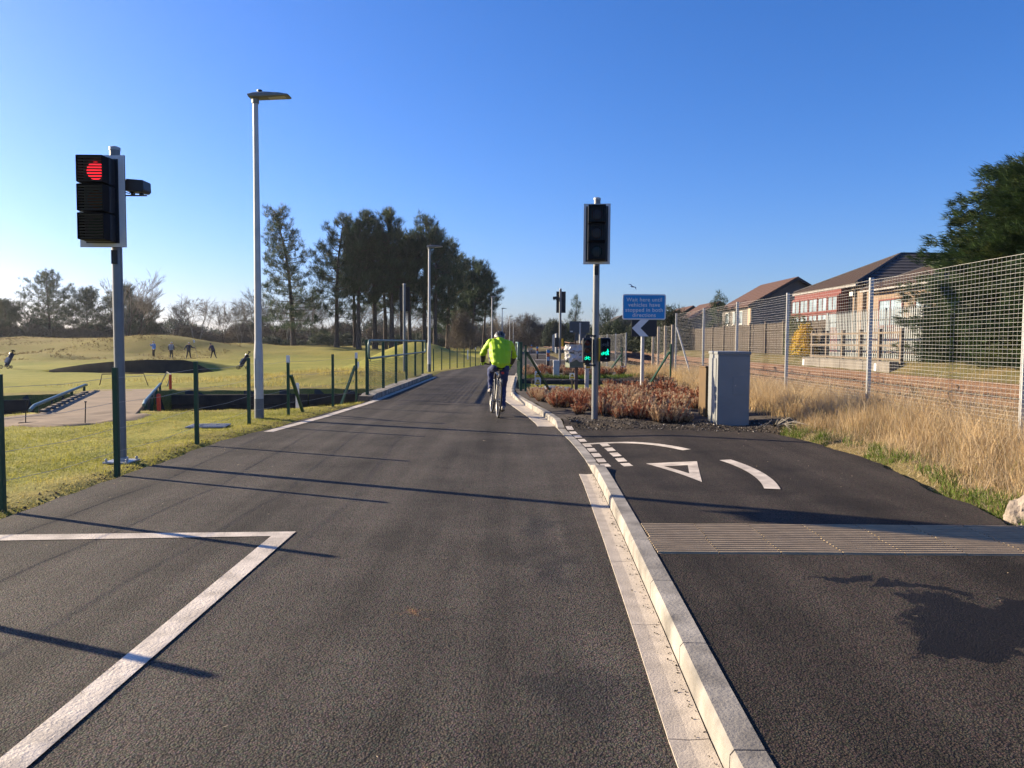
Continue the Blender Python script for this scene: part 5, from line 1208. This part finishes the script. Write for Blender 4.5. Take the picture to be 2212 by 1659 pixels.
spots += [(2.75, 12.95), (1.9, 13.35), (2.35, 13.5), (1.25, 14.2)]
for x0, y0 in spots:
    k = random.choice((0, 1, 2, 3, 4, 5, 4, 5)); o = link('heather_plant', HM[k], None, (x0, y0, float(bh(x0, y0))-.02), random.uniform(0, 6.28)); s = random.uniform(.62, 1.25); o.scale = (s, s, s*random.uniform(.85, 1.15))
    far = y0 > 25
    if k < 4: tag(o, ('russet heather plant in the row beyond the ditch' if far else 'russet heather plant in the bed below the blue sign'), 'heather', 'russet heather beyond the ditch' if far else 'russet heather in the near bed')
    else: tag(o, ('buff heather plant in the row beyond the ditch' if far else 'buff straw coloured heather plant in the bed below the blue sign'), 'heather', 'buff heather beyond the ditch' if far else 'buff heather in the near bed')
# chips and stones at the front of the bed
n = 3200; x = rng.uniform(.95, 4.4, n); y_ = bfront(x)+rng.normal(.35, .38, n); ok = (y_ > bfront(x)-.22) & (x > KF(y_)+.16); x, y_ = x[ok], y_[ok]; r = .006+.016*rng.uniform(0, 1, len(x))**2
lt = rng.uniform(0, 1, len(x)) < .07
for nm, q, mt, lb in (('bed_stones', ~lt, 'stone_chip', 'dark stones and bark chips at the front of the planting bed'), ('pale_bed_stones', lt, 'stone_light', 'scattered pale stones at the front of the planting bed')):
    zz = np.maximum(bh(x, y_), pz(x, y_)); v, f = rocks(np.stack([x, y_, zz+.004], 1)[q], r[q]); stuff(link(nm, np_mesh(nm, v, f, None, (mt,))), lb, 'stones')
# ditch in the bed: sandbags, sheets, turf lip
for k in range(13):
    x0 = .75+k*.36; me = bpy.data.meshes.new('sandbag'); bm = bmesh.new(); bmesh.ops.create_icosphere(bm, subdivisions=3, radius=1)
    for q in bm.verts:
        c = q.co; c.x = math.copysign(abs(c.x)**.6, c.x)*.23; c.y = math.copysign(abs(c.y)**.7, c.y)*.30; c.z = math.copysign(abs(c.z)**.8, c.z)*.10*(1+.35*float(vnoise(c.x*9+k*3, c.y*9, 1, 3)))
    bm.to_mesh(me); bm.free(); me.materials.append(MATS['bag_grey']); me.polygons.foreach_set('use_smooth', [True]*len(me.polygons))
    o = link('sandbag', me, None, (x0, 21.95+.12*math.sin(k*2.1), .06+.05*math.sin(k*1.3)), .2*math.sin(k)); tag(o, 'grey plastic sandbag in the row lining the ditch', 'sandbag', 'sandbags lining the ditch')
n = 2600; x = rng.uniform(.5, 5.2, n); y_ = 28.2+np.abs(rng.normal(0, .35, n)); grass_obj('ditch_turf', 'mossy green grass on the far lip of the ditch', np.stack([x, y_, np.maximum(bh(x, y_), eh(x, y_))-.03], 1), rng.uniform(.08, .25, n), .012, .8, 'moss')
wl_ = thing('ditch_wall', 'dark stone wall on the far side of the ditch in the bed', 'wall', (.4, 27.6, -.9))
for r_ in range(4):
    for c in range(9): ob('stone', MB().box((.3+c*.54+(.27 if r_ % 2 else 0), .0+.03*math.sin(c*3+r_), .14+r_*.25), (.52, .3, .235)), 'stone_dark', wl_, bev=.03)

# ------------------------------------------------------------------ golf course side
rw = thing('retaining_wall', 'dark plank and stone wall along the far side of the ditch', 'wall', (-4, 22.6, -1.2))
pts = [(-3.7, 22.75), (-4.3, 22.62), (-7.5, 21.9), (-9.6, 21.65)]; pts2 = [(-12.3, 19.6), (-14.8, 18.4), (-20, 15.9), (-26, 13.4)]
for PP in (pts, pts2):
    for a_, b_ in zip(PP, PP[1:]):
        for r_ in range(4):
            n_ = max(1, int(math.hypot(b_[0]-a_[0], b_[1]-a_[1])/1.6))
            for k in range(n_):
                p0 = Vector((a_[0]+(b_[0]-a_[0])*k/n_, a_[1]+(b_[1]-a_[1])*k/n_, 0)); p1 = Vector((a_[0]+(b_[0]-a_[0])*(k+1)/n_, a_[1]+(b_[1]-a_[1])*(k+1)/n_, 0)); d = (p1-p0)*.008
                off = Vector((4, -22.6, 0)); z = .10+r_*.29; ob('plank', MB().bar(p0+d+off+Vector((0, -.02*(r_ % 2), z)), p1-d+off+Vector((0, -.02*(r_ % 2), z)), .12, .28), 'timber_dark', rw, bev=.01)
br = thing('footbridge', 'brown surfaced footbridge over the ditch with low pipe rails', 'bridge', (-7.75, 13.7, .02), math.atan2(3.35, 8.3))
ob('deck', MB().box((0, 4.35, -.040), (1.75, 9.3, .10)), 'deck', br, bev=.02)
ob('beam', MB().box((-.7, 4.6, -.2), (.2, 8.2, .35)), 'timber_dark', br); ob('beam', MB().box((.7, 4.6, -.2), (.2, 8.2, .35)), 'timber_dark', br)
for s, y0, y1 in ((-1, 1.6, 8.6), (1, 2.2, 8.6)):
    ob('handrail', MB().tube([(s*.95, y0-.45, .10), (s*.95, y0, .15), (s*.95, y1, .17), (s*.95, y1+.3, .15)], .035, 10), 'galv_rail', br)
    for k in range(4): ob('rail_post', MB().box((s*.95, y0+.2+(y1-y0-.4)*k/3, -.05), (.06, .06, .40)), 'paint_green', br)
for k in range(10): ob('edge_block', MB().box((-.83, 1.9+k*.62, .02), (.16, .34, .06)), 'timber', br, bev=.02)
X, Y = np.meshgrid(np.linspace(-9.4, -6.6, 29), np.linspace(12.3, 15.6, 34)); rr = ((X+8.0)/1.25)**2+((Y-13.9)/1.5)**2+.9*vnoise(X, Y, 1.6, 17)
Z = gh(X, Y)+.022-.07*sstep(.6, 1.1, rr); v = np.stack([X, Y, Z], 2).reshape(-1, 3); i = (np.arange(33)[:, None]*29+np.arange(28)[None]).ravel(); q = np.stack([i, i+1, i+30, i+29], 1)
q = q[(ditch_w(v[q][:, :, 0], v[q][:, :, 1]).max(1) < .05)]; struct(link('bridge_approach', np_mesh('bridge_approach', v, None, q, ('deck',), smooth=True)))
for lab, x, y_, h_ in (('red marker stake at the near right corner of the footbridge', -7.25, 15.75, .40), ('red marker stake at the far right corner of the footbridge', -10.05, 22.6, .42)):
    o = ob('marker_stake', MB().box((0, 0, h_/2-.1), (.06, .06, h_+.2)).prism([(-.03, 0), (.03, 0), (0, .02)], lambda u, v, w: (u, -.03+w, h_+v-.001), .06), 'red_paint', None); o.location = (x, y_, float(gh(x, y_))+.0); tag(o, lab, 'stake')
for lab, x, y_, h_ in (('white marker stake beside the ditch behind the slanted fence strut', -4.75, 17.0, .62), ('white marker stake on the fairway left of the green railing', -6.9, 34.5, .50), ('white marker stake on the dark side of the grass mound', -3.0, 52, .62)):
    o = ob('marker_stake', MB().box((0, 0, h_/2-.1), (.07, .05, h_+.2)).box((0, 0, h_+.005), (.055, .04, .03)), 'white_paint', None, bev=.004); o.location = (x, y_, max(-.12, float(gh(x, y_)))); tag(o, lab, 'stake')
for lab, x, y_, h_ in (('thin black stake on the grass left of the footbridge', -8.35, 13.15, .38), ('thin black stake in front of the footbridge deck', -7.3, 13.1, .36)):
    o = ob('rope_stake', MB().tube([(0,0,-.1), (.02,0,h_)], .009, 6).box((.02, 0, h_), (.03, .03, .02)), 'black_plastic', None); o.location = (x, y_, .03); tag(o, lab, 'stake')
def hoop(lab, pts, mat):
    p0 = pts[0]; o = ob('rope_hoop', MB().tube([(p[0]-p0[0], p[1]-p0[1], p[2]) for p in pts], .016, 6), mat, None); o.location = (p0[0], p0[1], float(gh(p0[0], p0[1]))); tag(o, lab, 'hoop')
hoop('thin dark wire hoop across the far bridge end', [(-12.9, 24, -.05), (-12.8, 24, .36), (-11.6, 24.2, .38), (-11.45, 24.2, -.05)], 'post_brown')
hoop('pale wire hoop beside the far red stake', [(-11.2, 24.4, -.05), (-11.0, 24.5, .42), (-10.6, 23.9, .36), (-10.7, 23.8, -.05)], 'timber_grey')
o = ob('tee_box', MB().box((0, 0, .3), (.9, .5, .6)).box((0, 0, .63), (.96, .56, .06)), 'timber_dark', None, bev=.02); o.location = (-40.5, 112, -.05); tag(o, 'small dark timber box on the fairway far behind the golf trolley', 'box')
# golf trolleys
def trolley(lab, loc, rz):
    t = thing('golf_trolley', lab, 'golf trolley', loc, rz, 'golf trolleys'); a = Vector((0, .12, .22)); b = Vector((0, .62, 1.02)); d = (b-a).normalized()
    bg2 = ob('golf_bag', MB().tube([a, a.lerp(b, .3), a.lerp(b, .7), b], [.13, .15, .145, .16], 12), 'navy', t)
    ob('bag_pocket', MB().bar(a.lerp(b, .2)+Vector((0, -.13, .07)), a.lerp(b, .62)+Vector((0, -.13, .07)), .22, .09), 'cloth_grey', bg2)
    ob('bag_trim', MB().tube([b-d*.06, b+d*.03], .168, 12), 'black_plastic', bg2)
    for k in range(7): ob('club', MB().tube([b, b+d*.22+Vector((.09*math.cos(k*.9), .05*math.sin(k*.9), .03*k/3))], .012, 5).box(b+d*.25+Vector((.1*math.cos(k*.9), .06*math.sin(k*.9), .03*k/3)), (.07, .05, .06)), 'black_matt', bg2)
    ob('frame', MB().tube([(0, -.05, .12), a, (0, .3, .30)], .018, 6).tube([(-.26, 0, .15), (.26, 0, .15)], .014, 6).tube([(0, .3, .3), (0, .52, .13)], .016, 6).tube([(0, .2, .4), (0, .75, .95), (0, .86, .98)], .016, 6), 'black_plastic', t)
    for p, r in (((-.28, 0, .15), .14), ((.28, 0, .15), .14), ((0, .54, .12), .11)):
        w = ob('wheel', MB().torus(p, r-.02, .022, 'X', 18, 6), 'tyre', t); ob('spokes', MB().box(p, (.012, r*1.7, .02)).box(p, (.012, .02, r*1.7)), 'black_plastic', w)
    return t
trolley('golf trolley with navy bag standing on the green behind the fence post', (-19.55, 55, float(gh(-19.55, 55))), math.radians(-80))
trolley('golf trolley with dark bag standing on the far left of the green', (-35.3, 53.5, float(gh(-35.3, 53.5))), math.radians(-12))
# bird
for lab, p in (('small dark gull flying above the blue sign', (9.6, 62, 5.9)),):
    o = ob('bird', MB().tube([(-.2, 0, 0), (-.05, 0, .02), (.12, 0, .02), (.2, 0, 0)], [.01, .055, .05, .012], 8).add([(.06, 0, .03), (-.08, 0, .03), (-.10, .35, .14), (.0, .62, .02), (.08, .35, .14), (-.10, -.35, .10), (.0, -.62, -.10), (.08, -.35, .10)], [(0,1,2,4), (4,2,3), (1,0,7,5), (7,6,5)]), 'cloth_grey', None); o.location = p; o.rotation_euler = (.3, .1, .5); tag(o, lab, 'bird')
# tussocks on the rough banks of the course
n = 16000; x = rng.uniform(-110, -22, n); y_ = rng.uniform(60, 118, n); ra = rough_attr(x, y_); ok = (ra > .45) & (vnoise(x, y_, .25, 31) > -.05) & (abs(x) < y_*.78)
b = np.stack([x, y_, gh(x, y_)-.05], 1)[ok]; v, f = tufts(b, 5, .26, .06, 1.0, None, rng)
stuff(link('rough_tussocks', np_mesh('rough_tussocks', v, f, None, ('tussock',))), 'brown tussocky rough grass on the golf course banks', 'grass')
n = 14000; y_ = rng.uniform(23, 34, n); x = rng.uniform(-14, -4.2, n); ok = (ditch_w(x, y_) < .02) & (y_ > yf(x)+.1) & (vnoise(x, y_, .8, 33) > -.1); ra = rough_attr(x, y_); ok &= rng.uniform(0, 1, n) < .15+ra
b = np.stack([x, y_, gh(x, y_)-.02], 1)[ok]; grass_obj('bank_grass', 'yellow brown grass on the bank beyond the ditch', b, rng.uniform(.06, .22, len(b)), .016, .9, 'grass_dry')

# ------------------------------------------------------------------ people
def figure(name, bones, mats, voxel, parent, smooth=4, flat=None):
    """bones: (p0, p1, r0, r1, material index); fused into one continuous skin, coloured by nearest bone"""
    mb = MB()
    for (p0, p1, r0, r1, mi) in bones:
        p0, p1 = Vector(p0), Vector(p1); d = p1-p0; L = max(d.length, 1e-4); dn = d/L; pts = []; rs = []
        for a in (-90, -60, -30): pts.append(p0+dn*r0*math.sin(math.radians(a))); rs.append(max(.002, r0*math.cos(math.radians(a))))
        pts.append(p0); rs.append(r0); pts.append(p1); rs.append(r1)
        for a in (30, 60, 90): pts.append(p1+dn*r1*math.sin(math.radians(a))); rs.append(max(.002, r1*math.cos(math.radians(a))))
        mb.tube(pts, rs, 12)
    me = mb.mesh('tmp', mats[0]); o = bpy.data.objects.new('tmp', me); C.objects.link(o)
    m = o.modifiers.new('r', 'REMESH'); m.mode = 'VOXEL'; m.voxel_size = voxel
    s = o.modifiers.new('s', 'SMOOTH'); s.iterations = smooth; s.factor = .5
    bpy.context.view_layer.update(); dg = bpy.context.evaluated_depsgraph_get(); out = bpy.data.meshes.new_from_object(o.evaluated_get(dg)); bpy.data.objects.remove(o)
    n = len(out.vertices); co = np.empty(n*3, np.float32); no_ = np.empty(n*3, np.float32); out.vertices.foreach_get('co', co); out.vertices.foreach_get('normal', no_); co = co.reshape(-1, 3); no_ = no_.reshape(-1, 3)
    a_ = co[:, 0]*18+co[:, 2]*31+co[:, 1]*9; fold = np.sin(a_+2.2*np.sin(co[:, 2]*13+co[:, 0]*7))*np.sin(co[:, 2]*17-co[:, 0]*23+1.3*np.sin(co[:, 1]*15)); fold = fold+.5*np.sin(co[:, 2]*52+co[:, 0]*19+2*np.sin(co[:, 0]*21))
    out.vertices.foreach_set('co', (co+no_*(fold*voxel*.55)[:, None]).astype(np.float32).ravel())
    out.materials.clear()
    for q in mats: out.materials.append(MATS[q])
    n = len(out.polygons); c = np.empty(n*3, np.float32); out.polygons.foreach_get('center', c); c = c.reshape(-1, 3); best = np.full(n, 1e9); idx = np.zeros(n, int)
    for (p0, p1, r0, r1, mi) in bones:
        p0 = np.array(p0, float); d = np.array(p1, float)-p0; t = np.clip(((c-p0)@d)/max(1e-8, d@d), 0, 1); dist = np.linalg.norm(c-p0-t[:, None]*d, axis=1)-(r0+(r1-r0)*t)
        w = dist < best; best[w] = dist[w]; idx[w] = mi
    out.polygons.foreach_set('material_index', idx.astype(np.int32)); out.polygons.foreach_set('use_smooth', np.ones(n, bool)); out.name = name
    return link(name, out, parent)
def hand(wrist, fwd, side, mi, s=1.0, curl=.6):
    """palm, four unequal bent fingers and a thumb"""
    w = Vector(wrist); f = Vector(fwd).normalized(); sd_ = Vector(side).normalized(); dn = f.cross(sd_).normalized(); B = []
    B.append((w, w+f*.075*s, .026*s, .034*s, mi))
    for k, L in enumerate((.068, .078, .072, .056)):
        b = w+f*.085*s+sd_*(.028-.019*k)*s; k1 = b+(f*(1-curl*.5)-dn*curl*.8).normalized()*L*.5*s; k2 = k1+(f*(.3-curl)-dn*1.0).normalized()*L*.5*s; B += [(b, k1, .0095*s, .009*s, mi), (k1, k2, .009*s, .008*s, mi)]
    b = w+f*.03*s+sd_*.03*s; k1 = b+(f*.6+sd_*.7-dn*.3).normalized()*.04*s; B += [(b, k1, .013*s, .011*s, mi), (k1, k1+(f*.8-dn*.6).normalized()*.032*s, .011*s, .009*s, mi)]
    return B
# bicycle, tilted a little to the right and steering left
BK = thing('bicycle', 'black bicycle with thin tyres ridden along the road by the cyclist', 'bicycle', (-.275, 14.72, 0)); BK.rotation_euler = (0, math.radians(4.5), math.radians(8))
def wheel(y0):
    w = ob('wheel', MB().torus((0, y0, .345), .315, .010, 'X', 40, 6), 'alloy', BK, smooth=True)
    ob('tyre', MB().torus((0, y0, .345), .331, .017, 'X', 40, 8), 'tyre', w, smooth=True)
    m = MB()
    for k in range(20):
        a = 2*math.pi*k/20; s = .022*(1 if k % 2 else -1); m.tube([(s, y0, .345), (0, y0+.31*math.cos(a), .345+.31*math.sin(a))], .0016, 3, cap=False)
    ob('spokes', m, 'alloy', w); ob('hub', MB().tube([(-.05, y0, .345), (.05, y0, .345)], .022, 12), 'alloy', w)
wheel(0); wheel(1.06)
fr = MB(); bbk = (0, .43, .285); st, hd0, hd1 = (0, .27, .78), (0, .86, .84), (0, .90, .70)
fr.tube([bbk, st], .018, 10).tube([st, hd0], .018, 10).tube([bbk, hd1], .021, 10).tube([hd0, hd1], .022, 10)
for s in (-1, 1): fr.tube([(s*.03, .41, .29), (s*.06, .02, .345)], .010, 8).tube([(s*.025, .26, .74), (s*.06, .0, .36)], .009, 8)
ob('frame', fr, 'frame_black', BK)
ob('fork', MB().tube([(0, .915, .70), (.055, .95, .60), (.055, 1.05, .35)], .012, 8).tube([(0, .915, .70), (-.055, .95, .60), (-.055, 1.05, .35)], .012, 8), 'frame_black', BK)
ob('handlebar', MB().tube([(-.31, .82, 1.0), (-.26, .86, 1.0), (-.1, .90, .99), (.1, .90, .99), (.26, .86, 1.0), (.31, .82, 1.0)], .014, 10).tube([(0, .90, .99), (0, .87, .87)], .016, 10), 'frame_black', BK)
ob('grip', MB().tube([(-.31, .82, 1.0), (-.22, .875, .998)], .018, 10), 'tyre', BK); ob('grip', MB().tube([(.31, .82, 1.0), (.22, .875, .998)], .018, 10), 'tyre', BK)
ob('seat_post', MB().tube([st, (0, .235, .93)], .014, 10), 'alloy', BK)
ob('saddle', MB().prism([(-.075, 0), (-.06, .06), (-.025, .14), (-.02, .26), (.02, .26), (.025, .14), (.06, .06), (.075, 0), (0, -.01)], lambda u, v, w: (u, .11+v, .93+w), .045), 'black_matt', BK, bev=.015)
ob('brake', MB().box((0, .15, .66), (.09, .03, .05)).box((-.04, .12, .68), (.02, .03, .10)).box((.04, .12, .68), (.02, .03, .10)), 'alloy', BK)
ob('tail_light', MB().box((.05, .16, .86), (.05, .03, .04)), 'tail_red', BK, bev=.006)
ck = ob('crank', MB().tube([(-.085, .43, .285), (.085, .43, .285)], .02, 10).tube([(.085, .43, .285), (.085, .40, .12)], .012, 8).tube([(-.085, .43, .285), (-.085, .46, .45)], .012, 8), 'alloy', BK)
ob('chainring', MB().lathe([(.09, -.003), (.09, .003)], (.06, .43, .285), 24, 'X'), 'frame_black', ck)
for s, y0, z0_ in ((1, .40, .12), (-1, .46, .45)): ob('pedal', MB().box((s*.135, y0, z0_), (.09, .085, .02)), 'black_plastic', ck, bev=.004)
ob('chain', MB().tube([(.05, .43, .375), (.05, 0, .385)], .006, 5).tube([(.05, .43, .195), (.05, 0, .305)], .006, 5), 'rust', BK); ob('cassette', MB().lathe([(.045, -.012), (.03, .012)], (.05, 0, .345), 16, 'X'), 'alloy', BK)
ob('mudguard_stay', MB().tube([(-.05, .05, .36), (-.06, -.1, .62), (0, -.02, .70)], .006, 6), 'alloy', BK)
CY = thing('person', 'cyclist in bright yellow jacket, blue jeans and helmet riding away', 'person', BK.location); CY.rotation_euler = BK.rotation_euler
B = []; J, DK, DN, SK, SH, GL = 0, 1, 2, 3, 4, 5
# torso: wide back, leaning forward
for s in (-1, 1):
    B += [((s*.08, .21, 1.05), (s*.10, .36, 1.25), .10, .12, J), ((s*.10, .36, 1.25), (s*.125, .53, 1.42), .118, .098, J)]
    B += [((s*.165, .33, 1.06), (s*.19, .46, 1.27), .058, .06, DK)]
    B += [((s*.19, .55, 1.425), (s*.315, .66, 1.20), .082, .062, J), ((s*.315, .66, 1.20), (s*.292, .80, 1.055), .060, .047, DK)]
    B += [((s*.30, .735, 1.13), (s*.29, .81, 1.045), .052, .046, J)]
    B += hand((s*.288, .80, 1.045), (-s*.12, .5, -.35), (-s, 0, .1), GL, 1.1, .8)
B += [((0, .21, 1.05), (0, .36, 1.25), .12, .14, J), ((0, .36, 1.25), (0, .56, 1.44), .14, .12, J), ((0, .19, 1.03), (0, .25, 1.04), .12, .12, J), ((0, .56, 1.46), (0, .63, 1.51), .075, .062, J)]
hb0 = len(B); B += [((0, .60, 1.49), (0, .66, 1.56), .058, .058, SK), ((0, .68, 1.585), (0, .70, 1.60), .088, .092, SK), ((0, .79, 1.565), (0, .80, 1.555), .018, .02, SK), ((0, .72, 1.52), (0, .75, 1.51), .055, .045, SK), ((.088, .67, 1.575), (.095, .665, 1.585), .014, .016, SK), ((-.088, .67, 1.575), (-.095, .665, 1.585), .014, .016, SK)]
B[hb0:] = [(Vector(p)+Vector((0, .03, -.045)), Vector(q)+Vector((0, .03, -.045)), r0_, r1_, mi_) for p, q, r0_, r1_, mi_ in B[hb0:]]
# legs: left knee up, right leg nearly straight
B += [((-.085, .22, .97), (-.135, .60, .885), .095, .072, DN), ((-.135, .60, .885), (-.135, .435, .565), .070, .050, DN), ((-.135, .43, .57), (-.135, .42, .53), .052, .050, DN)]
B += [((.085, .21, .97), (.115, .43, .60), .098, .072, DN), ((.115, .43, .60), (.13, .34, .25), .070, .052, DN), ((.13, .345, .27), (.13, .335, .21), .056, .054, DN)]
for x, y0, z0_, pt in ((-.135, .42, .51, .0), (.135, .335, .185, -.04)):
    B += [((x, y0-.05, z0_-.015), (x, y0+.07, z0_-.03), .040, .043, SH), ((x, y0+.07, z0_-.03), (x, y0+.15, z0_-.042+pt), .042, .034, SH), ((x, y0, z0_), (x, y0, z0_+.06), .042, .045, SH)]
figure('body', B, ('hivis', 'jacket_dark', 'denim', 'skin', 'shoe', 'hivis'), .0095, CY, 5)
hm = MB(); vs = []; fs = []; n, r_ = 24, 9
for k in range(r_+1):
    e = math.radians(90*k/r_)
    for j in range(n):
        a = 2*math.pi*j/n; rr = math.sin(e)*(1+.035*math.sin(a*6)*math.sin(e)); vs.append((.112*rr*math.cos(a), .69+.145*rr*math.sin(a), 1.598+.125*math.cos(e)-.03*(math.sin(a) < 0)*math.sin(e)*abs(math.sin(a))))
for k in range(r_):
    for j in range(n): fs.append((k*n+j, k*n+(j+1) % n, (k+1)*n+(j+1) % n, (k+1)*n+j))
hl = ob('helmet', hm.add(vs, fs), 'helmet', CY, smooth=True); hl.location = (0, .03, -.045); sm_ = hl.modifiers.new('s', 'SOLIDIFY'); sm_.thickness = .018
for q in (-.055, -.02, .02, .055): ob('helmet_vent', MB().tube([(q*1.0, .69+.145*math.sin(t_)*1.0*math.sqrt(max(0, 1-(q/.112)**2)), 1.603+.127*math.cos(t_)*math.sqrt(max(0, 1-(q/.112)**2))-.015*(t_ < 0)) for t_ in np.linspace(-1.15, 1.0, 9)], .0085, 6), 'black_matt', hl)
ob('jacket_seam', MB().tube([(-.17, .40, 1.385), (-.08, .385, 1.415), (0, .39, 1.42), (.08, .385, 1.415), (.17, .40, 1.385)], .004, 4), 'yellow_plastic', CY)

# golfers
def golfer(label, loc, rz, coat, sleeve, leg, head, pose, sc=1.0):
    t = thing('person', label, 'person', loc, rz); B = []; lean = pose.get('lean', 0.0)
    hip = Vector((0, 0, .93)); sh = Vector((0, lean*.5, 1.42-lean*.08)); nk = sh+Vector((0, lean*.12, .08)); hd = nk+Vector((pose.get('hx', 0), .02+lean*.12, .13-lean*.05))
    for s in (-1, 1):
        B += [(hip+Vector((s*.08, 0, 0)), sh+Vector((s*.12, 0, -.05)), .13, .13, 0), (sh+Vector((s*.14, 0, -.03)), sh+Vector((s*.19, 0, -.02)), .085, .08, 0)]
        f = Vector(pose['feet'][0 if s < 0 else 1]); k = (hip+f)/2+Vector((s*.03, .05, .02))
        B += [(hip+Vector((s*.09, 0, -.05)), k, .105, .075, 2), (k, f+Vector((0, 0, .08)), .072, .055, 2), (f+Vector((0, -.06, .04)), f+Vector((0, .14, .035)), .045, .04, 4)]
        e, w = [Vector(q) for q in pose['arms'][0 if s < 0 else 1]]
        B += [(sh+Vector((s*.19, 0, -.02)), e, .072, .058, 1), (e, w, .056, .042, 1)]
        B += hand(w, (w-e), (s*-1, .2, 0), 3, 1.15, .7)
    B += [(nk, hd-Vector((0, 0, .06)), .055, .06, 3), (hd-Vector((0, 0, .03)), hd+Vector((0, .0, .03)), .088, .092, 3), (hd+Vector((0, .10, -.02)), hd+Vector((0, .11, -.03)), .018, .018, 3)]
    figure('body', B, (coat, sleeve, leg, 'skin', 'shoe'), .017, t, 4)
    ob('hair' if head == 'hair_grey' else 'hat', MB().lathe([(.098, -.01), (.105, .03), (.092, .08), (.055, .112), (.01, .12)], hd, 14), head, t, smooth=True)
    if head == 'navy': pass
    return t
gz = lambda x, y_: float(gh(x, y_))
G = [(-39.1, 84, 'golfer in blue and pale coat shading their eyes with one hand', 'coat_blue', 'coat_blue', 'trouser_dark', 'hair_grey', 2.6, dict(feet=((-.1, 0, 0), (.1, .03, 0)), arms=(((-.3, 0, 1.15), (-.26, .12, .92)), ((.34, .12, 1.22), (.22, .26, 1.45))))),
     (-37.2, 84, 'golfer in grey gilet with dark sleeves standing with hands down', 'cloth_grey', 'navy', 'trouser_dark', 'hair_grey', 0.2, dict(feet=((-.12, 0, 0), (.12, 0, 0)), arms=(((-.3, .02, 1.14), (-.28, .06, .88)), ((.3, .02, 1.14), (.29, .06, .88))), hx=.05)),
     (-35.3, 84, 'golfer in dark jacket holding up the flagstick with outstretched arm', 'navy', 'navy', 'trouser_dark', 'hair_grey', 0.15, dict(feet=((-.24, -.05, 0), (.18, .08, 0)), arms=(((-.36, -.05, 1.16), (-.46, -.02, .95)), ((.38, .10, 1.16), (.60, .14, 1.16))), hx=.06)),
     (-32.6, 84, 'golfer in dark purple jacket stooping over mid stride', 'purple_dark', 'purple_dark', 'trouser_dark', 'navy', 1.1, dict(feet=((-.1, .30, 0), (.1, -.34, 0)), arms=(((-.24, .38, 1.08), (-.08, .42, .86)), ((.26, .36, 1.08), (.08, .44, .84))), lean=.55))]
for x, y_, lab, ct, slv, lg, hdm, rz, po in G:
    golfer(lab, (x, y_, gz(x, y_)), rz, ct, slv, lg, hdm, po)
fl = thing('flagstick', 'thin flagstick with white flag held by the dark jacketed golfer', 'flag', (-34.66, 84.2, gz(-34.66, 84.2)))
ob('pole', MB().tube([(.30, 0, .02), (-.02, 0, 1.15), (-.26, 0, 2.05)], .014, 6), 'timber_grey', fl)
ob('cloth', MB().add([(-.26, 0, 2.05), (-.17, 0, 1.70), (-.08, .12, 1.72), (-.02, .05, 1.78), (-.12, .14, 1.98)], [(0,1,2), (0,2,3), (0,3,4)]), 'white_paint', fl)

# ------------------------------------------------------------------ thin winter haze round the whole place
m = bpy.data.materials.new('haze'); m.use_nodes = True; t = m.node_tree; t.nodes.remove(t.nodes['Principled BSDF'])
pv = N(t, 'ShaderNodeVolumePrincipled'); pv.inputs['Color'].default_value = (0.86, 0.92, 1.0, 1); pv.inputs['Density'].default_value = 0.00014; pv.inputs['Anisotropy'].default_value = 0.5
t.links.new(pv.outputs[0], t.nodes['Material Output'].inputs['Volume']); MATS['haze'] = m
hz = ob('haze', MB().box((0, 1000, 12.5), (4400, 3000, 29)), 'haze'); stuff(hz, 'thin pale winter haze lying over the whole course', 'haze')
